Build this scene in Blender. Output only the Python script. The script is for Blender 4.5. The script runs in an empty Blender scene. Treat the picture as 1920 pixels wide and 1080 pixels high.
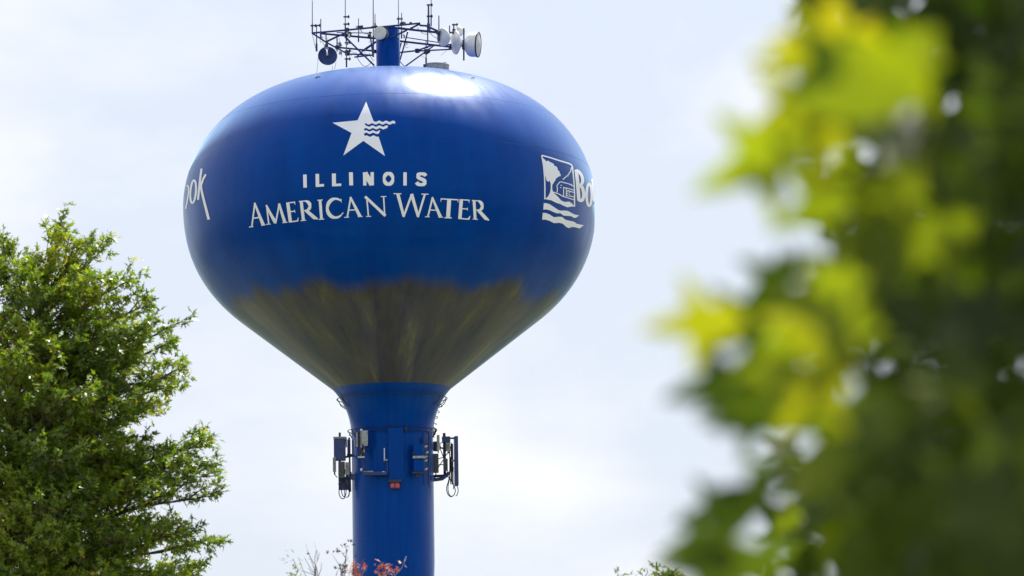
import bpy, bmesh, math, random
import numpy as np
from mathutils import Vector, Matrix
from mathutils.geometry import tessellate_polygon

SC = bpy.context.scene
C = SC.collection
R = math.radians
# ------------------------------------------------------------------ camera
F_PX = 6620.0                       # focal length in pixels of a 1920 wide frame
PITCH, ROLL = R(8.16), -0.016
cam_d = bpy.data.cameras.new('camera'); cam = bpy.data.objects.new('camera', cam_d); C.objects.link(cam)
cam_d.sensor_width = 36.0; cam_d.lens = 36.0 * F_PX / 1920.0
cam_d.clip_start = 0.1; cam_d.clip_end = 20000
CAM = Vector((0, 0, 1.7))
CR = Matrix.Rotation(R(90) + PITCH, 3, 'X') @ Matrix.Rotation(ROLL, 3, 'Z')
cam.matrix_world = Matrix.Translation(CAM) @ CR.to_4x4()
cam_d.dof.use_dof = True; cam_d.dof.focus_distance = 168.0
cam_d.dof.aperture_fstop = 5.7; cam_d.dof.aperture_blades = 0
SC.camera = cam
# ------------------------------------------------------------------ sky, sun, exposure
SUN_EL, SUN_AZ = R(59), R(19)       # azimuth from +Y towards +X
world = bpy.data.worlds.new('World'); SC.world = world; world.use_nodes = True
wn, wl = world.node_tree.nodes, world.node_tree.links; wn.clear()
w_out = wn.new('ShaderNodeOutputWorld'); w_bg = wn.new('ShaderNodeBackground')
w_sky = wn.new('ShaderNodeTexSky'); w_sky.sky_type = 'NISHITA'; w_sky.sun_disc = False
w_sky.sun_elevation = SUN_EL; w_sky.sun_rotation = SUN_AZ
w_sky.altitude = 200; w_sky.air_density = 1.0; w_sky.dust_density = 1.6; w_sky.ozone_density = 1.6
w_tc = wn.new('ShaderNodeTexCoord')
w_map = wn.new('ShaderNodeMapping'); w_map.inputs['Scale'].default_value = (1.0, 1.0, 2.2)
w_map.inputs['Location'].default_value = (5.1, 4.4, 3.17)
w_noise = wn.new('ShaderNodeTexNoise'); w_noise.inputs['Scale'].default_value = 5.5
w_noise.inputs['Detail'].default_value = 7; w_noise.inputs['Roughness'].default_value = 0.52
w_noise.inputs['Distortion'].default_value = 0.35
w_ramp = wn.new('ShaderNodeValToRGB')
w_ramp.color_ramp.elements[0].position = 0.41; w_ramp.color_ramp.elements[0].color = (0, 0, 0, 1)
w_ramp.color_ramp.elements[1].position = 0.66; w_ramp.color_ramp.elements[1].color = (1, 1, 1, 1)
# thin high haze that whitens the blue towards the horizon
w_sep = wn.new('ShaderNodeSeparateXYZ')
w_hz = wn.new('ShaderNodeMapRange'); w_hz.inputs['From Min'].default_value = 0.12; w_hz.inputs['From Max'].default_value = 0.62
w_hz.inputs['To Min'].default_value = 0.92; w_hz.inputs['To Max'].default_value = 0.5; w_hz.interpolation_type = 'SMOOTHSTEP'
w_mix1 = wn.new('ShaderNodeMixRGB'); w_mix1.inputs[2].default_value = (4.45, 4.8, 5.45, 1)
w_mix2 = wn.new('ShaderNodeMixRGB'); w_mix2.inputs[2].default_value = (6.3, 6.3, 6.4, 1)
w_cf = wn.new('ShaderNodeMath'); w_cf.operation = 'MULTIPLY'; w_cf.inputs[1].default_value = 0.9
wl.new(w_tc.outputs['Generated'], w_map.inputs['Vector']); wl.new(w_map.outputs[0], w_noise.inputs['Vector'])
wl.new(w_noise.outputs['Fac'], w_ramp.inputs[0]); wl.new(w_tc.outputs['Generated'], w_sep.inputs[0])
wl.new(w_sep.outputs['Z'], w_hz.inputs['Value']); wl.new(w_hz.outputs[0], w_mix1.inputs[0])
wl.new(w_sky.outputs[0], w_mix1.inputs[1]); wl.new(w_mix1.outputs[0], w_mix2.inputs[1])
wl.new(w_ramp.outputs[0], w_cf.inputs[0]); wl.new(w_cf.outputs[0], w_mix2.inputs[0])
wl.new(w_mix2.outputs[0], w_bg.inputs[0]); w_bg.inputs[1].default_value = 0.10
wl.new(w_bg.outputs[0], w_out.inputs[0])
sun_d = bpy.data.lights.new('sun', 'SUN'); sun_d.energy = 4.9; sun_d.angle = R(0.53); sun_d.color = (1, 0.95, 0.87)
sun = bpy.data.objects.new('sun', sun_d); C.objects.link(sun)
SUN_DIR = Vector((math.sin(SUN_AZ) * math.cos(SUN_EL), math.cos(SUN_AZ) * math.cos(SUN_EL), math.sin(SUN_EL)))
sun.rotation_euler = SUN_DIR.to_track_quat('Z', 'Y').to_euler(); sun.location = (40, 60, 120)
SC.view_settings.view_transform = 'Standard'; SC.view_settings.look = 'None'
SC.view_settings.exposure = 0.80; SC.view_settings.gamma = 1.0; SC.view_settings.use_curve_mapping = False
SC.render.engine = 'CYCLES'
SC.cycles.max_bounces = 8; SC.cycles.transmission_bounces = 6; SC.cycles.diffuse_bounces = 4
rnd = random.Random(7); NR = np.random.default_rng(11)

def ray(px, py):
    """Direction of the sight line through a pixel of the 1920x1080 photograph (used once, to measure positions)."""
    return (CR @ Vector((px - 960.0, 540.0 - py, -F_PX))).normalized()
def at(px, py, y):
    d = ray(px, py); return CAM + d * ((y - CAM.y) / d.y)

# ------------------------------------------------------------------ materials
def mat(name, col, rough=0.5, metal=0.0, spec=0.5, coat=0.0):
    m = bpy.data.materials.new(name); m.use_nodes = True
    b = m.node_tree.nodes['Principled BSDF']
    b.inputs['Base Color'].default_value = (*col, 1); b.inputs['Roughness'].default_value = rough
    b.inputs['Metallic'].default_value = metal; b.inputs['Specular IOR Level'].default_value = spec
    b.inputs['Coat Weight'].default_value = coat; b.inputs['Coat Roughness'].default_value = 0.05
    return m
def mottled(name, c1, c2, scale, rough=0.5, metal=0.0, detail=5, bump=0.0, spec=0.5, stretch=(1, 1, 1)):
    m = mat(name, c1, rough, metal, spec); nt = m.node_tree; n, l = nt.nodes, nt.links
    b = n['Principled BSDF']; tc = n.new('ShaderNodeTexCoord'); mp = n.new('ShaderNodeMapping')
    mp.inputs['Scale'].default_value = stretch
    nz = n.new('ShaderNodeTexNoise'); nz.inputs['Scale'].default_value = scale; nz.inputs['Detail'].default_value = detail
    rp = n.new('ShaderNodeValToRGB'); rp.color_ramp.elements[0].color = (*c1, 1); rp.color_ramp.elements[1].color = (*c2, 1)
    rp.color_ramp.elements[0].position = 0.35; rp.color_ramp.elements[1].position = 0.68
    l.new(tc.outputs['Object'], mp.inputs[0]); l.new(mp.outputs[0], nz.inputs['Vector']); l.new(nz.outputs['Fac'], rp.inputs[0]); l.new(rp.outputs[0], b.inputs['Base Color'])
    if bump:
        bp = n.new('ShaderNodeBump'); bp.inputs['Strength'].default_value = bump; bp.inputs['Distance'].default_value = 0.05
        l.new(nz.outputs['Fac'], bp.inputs['Height']); l.new(bp.outputs[0], b.inputs['Normal'])
    return m

BLUE = (0.0002, 0.045, 0.27)
def tower_paint(name, painted_reflection):
    """glossy tank enamel with slight dents, dust streaks and, on the bowl, a reflection of ground and trees painted into the under-cone colour"""
    m = mat(name, BLUE, 0.25, 0, 0.29, 0.07); nt = m.node_tree; n, l = nt.nodes, nt.links; b = n['Principled BSDF']; b.inputs['Specular Tint'].default_value = (0.02, 0.38, 1.0, 1); b.inputs['Coat Roughness'].default_value = 0.06; b.inputs['Sheen Weight'].default_value = 0.42; b.inputs['Sheen Roughness'].default_value = 0.35; b.inputs['Sheen Tint'].default_value = (0.40, 0.68, 1.0, 1)
    tc = n.new('ShaderNodeTexCoord'); sep = n.new('ShaderNodeSeparateXYZ'); l.new(tc.outputs['Object'], sep.inputs[0])
    ny = n.new('ShaderNodeMath'); ny.operation = 'MULTIPLY'; ny.inputs[1].default_value = -1; l.new(sep.outputs['Y'], ny.inputs[0])
    an = n.new('ShaderNodeMath'); an.operation = 'ARCTAN2'; l.new(sep.outputs['X'], an.inputs[0]); l.new(ny.outputs[0], an.inputs[1])
    def streak(ka, kz, off, detail=4, rough=0.55):
        ma = n.new('ShaderNodeMath'); ma.operation = 'MULTIPLY'; ma.inputs[1].default_value = ka; l.new(an.outputs[0], ma.inputs[0])
        mz = n.new('ShaderNodeMath'); mz.operation = 'MULTIPLY'; mz.inputs[1].default_value = kz; l.new(sep.outputs['Z'], mz.inputs[0])
        cb = n.new('ShaderNodeCombineXYZ'); cb.inputs[2].default_value = off; l.new(ma.outputs[0], cb.inputs[0]); l.new(mz.outputs[0], cb.inputs[1])
        nz = n.new('ShaderNodeTexNoise'); nz.inputs['Scale'].default_value = 1.0; nz.inputs['Detail'].default_value = detail; nz.inputs['Roughness'].default_value = rough
        l.new(cb.outputs[0], nz.inputs['Vector']); return nz
    # faint vertical dust streaks in the blue
    s1 = streak(9, 0.25, 3.0); r1 = n.new('ShaderNodeValToRGB')
    r1.color_ramp.elements[0].position = 0.3; r1.color_ramp.elements[0].color = (0.0001, 0.034, 0.235, 1)
    r1.color_ramp.elements[1].position = 0.75; r1.color_ramp.elements[1].color = (0.0001, 0.050, 0.31, 1)
    l.new(s1.outputs['Fac'], r1.inputs[0]); col = r1.outputs[0]
    if painted_reflection:  # olive streaks: mirrored ground and trees, put into the cone's base colour
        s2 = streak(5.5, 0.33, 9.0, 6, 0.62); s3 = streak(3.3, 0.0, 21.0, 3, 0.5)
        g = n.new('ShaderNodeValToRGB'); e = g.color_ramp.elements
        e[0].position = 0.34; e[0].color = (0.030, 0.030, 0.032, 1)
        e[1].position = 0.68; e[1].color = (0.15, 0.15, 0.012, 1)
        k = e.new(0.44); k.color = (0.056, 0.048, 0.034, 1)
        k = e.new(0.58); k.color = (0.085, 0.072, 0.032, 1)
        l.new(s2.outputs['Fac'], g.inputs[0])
        # edge of the painted reflection wanders: z of edge = base + noise
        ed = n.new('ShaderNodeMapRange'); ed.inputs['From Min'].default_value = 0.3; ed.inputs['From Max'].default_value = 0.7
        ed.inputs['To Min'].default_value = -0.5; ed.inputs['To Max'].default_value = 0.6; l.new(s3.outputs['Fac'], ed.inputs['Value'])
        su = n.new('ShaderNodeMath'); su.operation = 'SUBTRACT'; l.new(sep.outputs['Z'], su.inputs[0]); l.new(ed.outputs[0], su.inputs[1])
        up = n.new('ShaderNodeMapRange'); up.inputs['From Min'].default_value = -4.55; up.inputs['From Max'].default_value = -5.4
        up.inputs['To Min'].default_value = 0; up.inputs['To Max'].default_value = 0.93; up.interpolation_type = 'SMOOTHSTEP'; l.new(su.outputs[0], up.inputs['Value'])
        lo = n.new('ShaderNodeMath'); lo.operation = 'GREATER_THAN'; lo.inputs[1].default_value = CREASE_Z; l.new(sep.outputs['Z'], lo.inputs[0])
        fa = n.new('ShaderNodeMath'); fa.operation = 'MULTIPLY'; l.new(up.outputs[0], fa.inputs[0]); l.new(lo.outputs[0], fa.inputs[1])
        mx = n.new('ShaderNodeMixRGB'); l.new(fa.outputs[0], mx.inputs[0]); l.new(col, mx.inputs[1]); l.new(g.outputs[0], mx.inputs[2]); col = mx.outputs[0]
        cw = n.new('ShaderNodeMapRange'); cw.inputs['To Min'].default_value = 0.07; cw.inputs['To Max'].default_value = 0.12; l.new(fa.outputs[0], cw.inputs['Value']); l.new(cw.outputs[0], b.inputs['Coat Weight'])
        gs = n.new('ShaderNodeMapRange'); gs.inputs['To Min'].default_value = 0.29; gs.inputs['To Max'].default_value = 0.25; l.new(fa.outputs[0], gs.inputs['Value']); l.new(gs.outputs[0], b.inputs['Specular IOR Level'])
    l.new(col, b.inputs['Base Color'])
    # hand-rolled steel: gentle dents, plus uneven gloss
    nz = n.new('ShaderNodeTexNoise'); nz.inputs['Scale'].default_value = 0.55; nz.inputs['Detail'].default_value = 3; l.new(tc.outputs['Object'], nz.inputs['Vector'])
    bp = n.new('ShaderNodeBump'); bp.inputs['Strength'].default_value = 0.25; bp.inputs['Distance'].default_value = 0.05
    l.new(nz.outputs['Fac'], bp.inputs['Height']); l.new(bp.outputs[0], b.inputs['Normal']); l.new(bp.outputs[0], b.inputs['Coat Normal'])
    s4 = streak(9, 0.5, 31.0); rr = n.new('ShaderNodeMapRange'); rr.inputs['To Min'].default_value = 0.17; rr.inputs['To Max'].default_value = 0.46
    l.new(s4.outputs['Fac'], rr.inputs['Value']); l.new(rr.outputs[0], b.inputs['Roughness'])
    return m

def leaf_mat(name, stops, trans_col, trans=0.42, rough=0.42):
    m = mat(name, stops[0][1], rough); nt = m.node_tree; n, l = nt.nodes, nt.links; b = n['Principled BSDF']
    at_ = n.new('ShaderNodeAttribute'); at_.attribute_name = 'tint'
    rp = n.new('ShaderNodeValToRGB'); e = rp.color_ramp.elements
    e[0].position, e[0].color = stops[0][0], (*stops[0][1], 1); e[1].position, e[1].color = stops[-1][0], (*stops[-1][1], 1)
    for p, c in stops[1:-1]: k = e.new(p); k.color = (*c, 1)
    l.new(at_.outputs['Fac'], rp.inputs[0]); l.new(rp.outputs[0], b.inputs['Base Color'])
    tr = n.new('ShaderNodeBsdfTranslucent'); ml = n.new('ShaderNodeMixRGB'); ml.blend_type = 'MULTIPLY'; ml.inputs[0].default_value = 1
    ml.inputs[2].default_value = (*trans_col, 1); l.new(rp.outputs[0], ml.inputs[1]); l.new(ml.outputs[0], tr.inputs[0])
    mx = n.new('ShaderNodeMixShader'); mx.inputs[0].default_value = trans
    l.new(b.outputs[0], mx.inputs[1]); l.new(tr.outputs[0], mx.inputs[2]); l.new(mx.outputs[0], n['Material Output'].inputs[0])
    return m

# ------------------------------------------------------------------ mesh helpers
class MB:
    def __init__(s): s.v = []; s.f = []
    def add(s, vs, fs):
        k = len(s.v); s.v += [Vector(p) for p in vs]; s.f += [tuple(i + k for i in f) for f in fs]; return s
    def box(s, c, size, rot=None):
        hx, hy, hz = (x / 2 for x in size); M = rot or Matrix.Identity(3); bv = min(hx, hy, hz) * 0.16
        # bevelled box: 24 corners
        vs = []; idx = {}
        for ax in range(3):
            for sg in (-1, 1):
                for a in (-1, 1):
                    for b in (-1, 1):
                        h = [hx, hy, hz]; p = [0, 0, 0]; o = [(ax + 1) % 3, (ax + 2) % 3]
                        p[ax] = sg * h[ax]; p[o[0]] = a * (h[o[0]] - bv); p[o[1]] = b * (h[o[1]] - bv)
                        key = [0, 0, 0]; key[ax] = sg; key[o[0]] = a; key[o[1]] = b
                        idx[(ax, tuple(key))] = len(vs); vs.append(Vector(c) + M @ Vector(p))
        fs = []
        S = (-1, 1)
        for ax in range(3):
            o0, o1 = (ax + 1) % 3, (ax + 2) % 3
            for sg in S:
                q = []
                for a, b in ((-1, -1), (1, -1), (1, 1), (-1, 1)):
                    k = [0, 0, 0]; k[ax] = sg; k[o0] = a; k[o1] = b; q.append(idx[(ax, tuple(k))])
                fs.append(q if sg > 0 else q[::-1])
        for ax in range(3):
            o0, o1 = (ax + 1) % 3, (ax + 2) % 3
            for a in S:
                for b in S:
                    k1 = [0, 0, 0]; k1[o0] = a; k1[o1] = b; k2 = list(k1); k1[ax] = -1; k2[ax] = 1
                    fs.append([idx[(o0, tuple(k1))], idx[(o0, tuple(k2))], idx[(o1, tuple(k2))], idx[(o1, tuple(k1))]])
        for x in S:
            for y in S:
                for z in S:
                    fs.append([idx[(0, (x, y, z))], idx[(1, (x, y, z))], idx[(2, (x, y, z))]])
        return s.add(vs, fs)
    def tube(s, pts, r, n=8, closed=False, cap=True):
        pts = [Vector(p) for p in pts]; N = len(pts); rs = r if isinstance(r, (list, tuple)) else [r] * N
        vs = []; up = None
        for i, p in enumerate(pts):
            a = pts[(i - 1) % N] if (i or closed) else p; b = pts[(i + 1) % N] if (i < N - 1 or closed) else p
            t = (b - a)
            t = t.normalized() if t.length > 1e-9 else Vector((0, 0, 1))
            if up is None: up = t.orthogonal().normalized()
            up = (up - t * up.dot(t)); up = up.normalized() if up.length > 1e-6 else t.orthogonal().normalized()
            w = t.cross(up)
            for k in range(n):
                th = 2 * math.pi * k / n; vs.append(p + (up * math.cos(th) + w * math.sin(th)) * rs[i])
        fs = []
        for i in range(N if closed else N - 1):
            j = (i + 1) % N
            for k in range(n): fs.append((i * n + k, i * n + (k + 1) % n, j * n + (k + 1) % n, j * n + k))
        if cap and not closed: fs.append(tuple(range(n))[::-1]); fs.append(tuple((N - 1) * n + k for k in range(n)))
        return s.add(vs, fs)
    def lathe(s, prof, c, axis, n=32, caps=True):
        """prof: list of (radius, distance along axis)"""
        axis = Vector(axis).normalized(); u = axis.orthogonal().normalized(); w = axis.cross(u); c = Vector(c); vs = []
        for r, h in prof:
            for k in range(n):
                th = 2 * math.pi * k / n; vs.append(c + axis * h + (u * math.cos(th) + w * math.sin(th)) * r)
        fs = [(i * n + k, i * n + (k + 1) % n, (i + 1) * n + (k + 1) % n, (i + 1) * n + k) for i in range(len(prof) - 1) for k in range(n)]
        if caps: fs.append(tuple(range(n))[::-1]); fs.append(tuple((len(prof) - 1) * n + k for k in range(n)))
        return s.add(vs, fs)

def wloc(o):
    p = Vector((0, 0, 0))
    while o: p += o.location; o = o.parent
    return p
def obj(name, mb, material, parent=None, smooth=True, loc=None, label=None, kind=None, sharp=35):
    me = bpy.data.meshes.new(name)
    off = wloc(parent) if parent else Vector(loc or (0, 0, 0))
    me.from_pydata([tuple(v - off) for v in mb.v], [], mb.f); me.materials.append(material)
    bm = bmesh.new(); bm.from_mesh(me); bmesh.ops.recalc_face_normals(bm, faces=bm.faces); bm.to_mesh(me); bm.free()
    if smooth:
        me.polygons.foreach_set('use_smooth', [True] * len(me.polygons))
        me.set_sharp_from_angle(angle=R(sharp))
    o = bpy.data.objects.new(name, me); C.objects.link(o)
    if parent: o.parent = parent
    else: o.location = off
    if label: o['label'] = label
    if kind: o['kind'] = kind
    return o
def thing(name, label, cat, loc, group=None):
    o = bpy.data.objects.new(name, None); o.empty_display_size = 0.2; C.objects.link(o); o.location = Vector(loc)
    o['label'] = label; o['category'] = cat
    if group: o['group'] = group
    return o

# ------------------------------------------------------------------ ground and far wood
U = 1 / 38.5                                                     # metres per photo pixel at the tower
TC = CAM + ray(731.0, 386.1) * (F_PX * U)                        # centre of the tank at its widest
TX, TY, TZ = TC
CREASE_Z = -345.2 * U
m_grass = mottled('grass ground', (0.12, 0.13, 0.06), (0.27, 0.26, 0.18), 0.09, 0.95, detail=9, spec=0.1)
m_asph = mottled('asphalt', (0.045, 0.045, 0.046), (0.065, 0.064, 0.062), 3.0, 0.9, detail=8, spec=0.2)
g = MB(); nseg = 96; rings = [0.0, 30, 80, 160, 400, 1500, 6000]
g.v.append(Vector((0, 100, 0)))
for rr in rings[1:]:
    for k in range(nseg): g.v.append(Vector((rr * math.cos(2 * math.pi * k / nseg), 100 + rr * math.sin(2 * math.pi * k / nseg), 0)))
for k in range(nseg): g.f.append((0, 1 + k, 1 + (k + 1) % nseg))
for i in range(len(rings) - 2):
    for k in range(nseg):
        a = 1 + i * nseg; b = a + nseg; g.f.append((a + k, b + k, b + (k + 1) % nseg, a + (k + 1) % nseg))
obj('ground', g, m_grass, kind='structure', smooth=False)
rd = MB(); rd.add([(-160, TY - 46, .006), (160, TY - 30, .006), (160, TY - 22, .006), (-160, TY - 38, .006)], [(0, 1, 2, 3)])
obj('road', rd, m_asph, kind='structure', smooth=False)
pad = MB(); pad.lathe([(6.5, 0), (6.5, 0.12), (6.3, 0.15)], (TX, TY, 0), (0, 0, 1), 48)
m_conc = mottled('concrete', (0.30, 0.29, 0.27), (0.42, 0.41, 0.38), 2.5, 0.85)
obj('concrete_pad', pad, m_conc, kind='structure')

def point_mesh(name, verts, tris, tint, material, parent=None, kind=None):
    me = bpy.data.meshes.new(name); nv, nt_ = len(verts), len(tris)
    me.vertices.add(nv); me.vertices.foreach_set('co', np.ascontiguousarray(verts, dtype=np.float32).ravel())
    me.loops.add(nt_ * 3); me.loops.foreach_set('vertex_index', np.ascontiguousarray(tris, dtype=np.int32).ravel())
    me.polygons.add(nt_); me.polygons.foreach_set('loop_start', np.arange(0, nt_ * 3, 3, dtype=np.int32))
    me.update(calc_edges=True); a = me.attributes.new('tint', 'FLOAT', 'POINT'); a.data.foreach_set('value', np.ascontiguousarray(tint, dtype=np.float32))
    me.materials.append(material); me.validate()
    o = bpy.data.objects.new(name, me); C.objects.link(o)
    if parent: o.parent = parent
    if kind: o['kind'] = kind
    return o
def rand_frames(n, up_bias=0.6, rng=NR):
    """n rotation matrices (columns: leaf side, leaf tip, leaf normal)"""
    nr = rng.normal(size=(n, 3)); nr[:, 2] = np.abs(nr[:, 2]) * 1.0 + up_bias; nr /= np.linalg.norm(nr, axis=1)[:, None]
    t = rng.normal(size=(n, 3)); t -= nr * (t * nr).sum(1)[:, None]; t /= np.linalg.norm(t, axis=1)[:, None]
    return np.stack([np.cross(t, nr), t, nr], axis=2)
def scatter(tv, tt, pos, frames, scale, tint, jitter=0.08, rng=NR):
    n, k = len(pos), len(tv)
    V = np.einsum('nij,kj->nki', frames, tv) * np.asarray(scale)[:, None, None] + pos[:, None, :]
    T = (tt[None] + (np.arange(n) * k)[:, None, None]).reshape(-1, 3)
    return V.reshape(-1, 3), T, np.repeat(tint, k)
def leaf_shape(lobes, depth, fold=0.12, pts=2, asp=1.0):
    """palmate leaf: base at the origin, tip at +Y, unit length"""
    out = [(0.0, 0.0)]
    for a, r in lobes:
        a0 = R(a); out.append((a0, r))
    ring = []; L = lobes
    for i, (a, r) in enumerate(L):
        if i:
            am = (a + L[i - 1][0]) / 2; ring.append((am, min(r, L[i - 1][1]) * depth))
        ring.append((a - 9, r * 0.72)); ring.append((a, r)); ring.append((a + 9, r * 0.72))
    V = [(0, 0.36, 0.0)]; 
    for a, r in ring:
        x, y = math.sin(R(a)) * r * asp, 0.36 + math.cos(R(a)) * r
        V.append((x, y, fold * abs(x) - 0.18 * max(y - .36, 0) ** 2 - 0.1 * (x * x)))
    V.append((0.0, 0.05, 0.0)); n = len(V)
    T = [(0, i, i + 1) for i in range(1, n - 1)] + [(0, n - 1, 1)]
    return np.array(V), np.array(T)[:, ::-1].copy()
MAPLE = leaf_shape([(-128, .30), (-62, .52), (0, .66), (62, .52), (128, .30)], 0.50)
OAK = leaf_shape([(-120, .26), (-58, .44), (0, .66), (58, .44), (120, .26)], 0.45, asp=0.9)
m_wood = leaf_mat('far foliage', [(0, (0.018, 0.034, 0.009)), (0.6, (0.04, 0.062, 0.014)), (1, (0.085, 0.10, 0.022))], (1.2, 1.3, 0.7), 0.25, 0.6)
# woods all round the tower and behind the camera, lower than the frame where the camera looks
cen = []
for _ in range(900):
    a = rnd.uniform(0, 2 * math.pi); rr = rnd.uniform(55, 330); x, y = TX + rr * math.cos(a), TY + rr * math.sin(a)
    if abs(x - y * 0.0) < 0.19 * y + 6 and 0 < y < TY - 20 : continue
    if -45 < y < 8 and abs(x) < 40: continue
    hmax = 13.5 if y < 0 else max(3.0, min(15.0, 1.7 + math.hypot(x, y) * 0.052 - 1.0))
    if y > 0 and abs(x) > 0.25 * y + 8: hmax = 15
    if y > 0 and y < 90: continue
    h = hmax * rnd.uniform(0.6, 1.0)
    cen.append((x, y, h, rnd.uniform(3.2, 6.0)))
P, S, TI = [], [], []
for x, y, h, w in cen:
    k = 85; u = NR.normal(size=(k, 3)); u /= np.linalg.norm(u, axis=1)[:, None]; rad = NR.uniform(.72, 1.05, k)[:, None]
    p = u * rad * np.array([w, w, h * 0.42]) + np.array([x, y, h * 0.56]); p[:, 2] = np.minimum(p[:, 2], h); P.append(p)
    S.append(NR.uniform(1.6, 3.2, k)); TI.append(np.clip(rnd.random() + NR.normal(0, .15, k), 0, 1))
V, T, ti = scatter(*OAK, np.concatenate(P), rand_frames(len(cen) * 85, 0.4), np.concatenate(S), np.concatenate(TI))
wood = point_mesh('distant_wood', V, T, ti, m_wood, kind='stuff')
wood['label'] = 'low wood of broadleaf trees spread around the water tower'

# ------------------------------------------------------------------ water tower
A_, BU, PU, QU, BL, PL, QL, SL = 385.7, 246.5, 1.931, 2.683, 302.3, 2.275, 1.925, 1.305
Z0, R0 = -214.6, 280.5
NECK = [(-345.2, 110.0), (-350, 105.6), (-357, 100.2), (-366, 94.2), (-377, 88.3), (-388, 83.6), (-400, 80.0), (-412, 77.6), (-424, 76.2), (-436, 75.5)]
def prof_r(z):
    """radius of tank and neck (in photo-pixel units) at height z above the widest ring"""
    if z >= 0: return A_ * max(1 - (z / BU) ** PU, 0) ** (1 / QU)
    if z > Z0: return A_ * max(1 - (-z / BL) ** PL, 0) ** (1 / QL)
    if z > CREASE_Z / U: return R0 + (z - Z0) * (R0 - 110) / (Z0 + 345.2)
    for (z1, r1), (z2, r2) in zip(NECK, NECK[1:]):
        if z2 <= z <= z1: return r1 + (r2 - r1) * (z - z1) / (z2 - z1)
    return 75.5
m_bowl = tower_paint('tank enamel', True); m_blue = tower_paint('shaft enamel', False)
m_steel = mottled('painted blue steel', (0.004, 0.028, 0.13), (0.012, 0.045, 0.19), 4.0, 0.42)
m_dark = mottled('dark navy steel', (0.010, 0.014, 0.040), (0.025, 0.030, 0.065), 5.0, 0.5)
m_galv = mottled('galvanised grey', (0.20, 0.21, 0.22), (0.36, 0.37, 0.38), 6.0, 0.5, 0.2)
m_whip = mottled('weathered fibreglass', (0.13, 0.12, 0.17), (0.22, 0.19, 0.22), 3.0, 0.55)
m_white = mottled('white radome', (0.62, 0.63, 0.65), (0.78, 0.79, 0.80), 3.0, 0.45)
m_lgrey = mottled('weathered radome cover', (0.50, 0.52, 0.50), (0.66, 0.68, 0.65), 2.2, 0.6, detail=8)
m_cable = mat('black cable', (0.012, 0.012, 0.02), 0.5)
m_radio = mottled('grey radio casing', (0.24, 0.26, 0.29), (0.42, 0.44, 0.47), 7.0, 0.5)
m_red = mat('red lamp lens', (0.45, 0.012, 0.015), 0.2, coat=0.6)
m_print = mottled('white lettering paint', (0.80, 0.83, 0.92), (0.87, 0.89, 0.95), 1.2, 0.35, spec=0.4)

tower = thing('water_tower', 'tall glossy blue spheroid water tower with white lettering and star', 'water tower', (TX, TY, 0))
def tlathe(prof, n=256, top=False, bottom=False):
    mb = MB()
    for z, r in prof:
        for k in range(n):
            th = 2 * math.pi * k / n; mb.v.append(Vector((TX + r * U * math.sin(th), TY - r * U * math.cos(th), TZ + z * U)))
    for i in range(len(prof) - 1):
        for k in range(n): mb.f.append((i * n + k, i * n + (k + 1) % n, (i + 1) * n + (k + 1) % n, (i + 1) * n + k))
    if bottom: mb.f.append(tuple(range(n)))
    if top: mb.f.append(tuple((len(prof) - 1) * n + k for k in range(n)))
    return mb
zs = [Z0 - (Z0 + 345.2) * 0 + (-345.2 - Z0) * (1 - i / 14) for i in range(15)]
zs += [Z0 * (1 - i / 40) for i in range(1, 41)] + [BU * math.sin(math.pi / 2 * i / 60) for i in range(1, 61)]
pr = [(z, prof_r(z)) for z in zs[:-1]] + [(BU, 1.0)]
off_parent = tower
def tobj(name, mb, m, parent=tower, **k):
    """part of the tower whose own origin is the centre of the tank, so that its texture turns about the axis"""
    me = bpy.data.meshes.new(name); me.from_pydata([tuple(v - TC) for v in mb.v], [], mb.f); me.materials.append(m)
    bm = bmesh.new(); bm.from_mesh(me); bmesh.ops.recalc_face_normals(bm, faces=bm.faces); bm.to_mesh(me); bm.free()
    me.polygons.foreach_set('use_smooth', [True] * len(me.polygons))
    if k.get('sharp'): me.set_sharp_from_angle(angle=R(k['sharp']))
    o = bpy.data.objects.new(name, me); C.objects.link(o); o.parent = parent; o.location = TC - wloc(parent)
    if k.get('label'): o['label'] = k['label']
    return o
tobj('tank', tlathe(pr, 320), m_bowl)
tobj('neck', tlathe([(z, r) for z, r in NECK]), m_blue)
tobj('shaft', tlathe([(-436, 75.5), (-520, 75.5), (-700, 75.5), (-(TZ / U) + 160, 76), (-(TZ / U) + 60, 105), (-(TZ / U) + 6, 150)], 128), m_blue)
for zz in [-436 - 95 * i for i in range(1, 8)]:
    wb = MB(); wb.tube([Vector((TX + 75.5 * U * math.sin(2 * math.pi * k / 128), TY - 75.5 * U * math.cos(2 * math.pi * k / 128), TZ + zz * U)) for k in range(128)], .005, 6, closed=True); obj('weld_seam', wb, m_blue, tower)
for zz in (-95, 60, 150):
    wb = MB(); wb.tube([Vector((TX + prof_r(zz) * U * math.sin(2 * math.pi * k / 256), TY - prof_r(zz) * U * math.cos(2 * math.pi * k / 256), TZ + zz * U)) for k in range(256)], .0035, 6, closed=True); obj('weld_seam', wb, m_blue, tower)
TOPC = 22.6
cx_col = at(725.5, 100, TY)
ctop = at(726, 54, TY).z
col = MB(); col.lathe([(TOPC * U, TZ + 236 * U), (TOPC * U, ctop - .12), (TOPC * U * .93, ctop - .03), (TOPC * U * .8, ctop)], (TX, TY, 0), (0, 0, 1), 48)
obj('access_tube', col, m_blue, tower)

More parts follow.
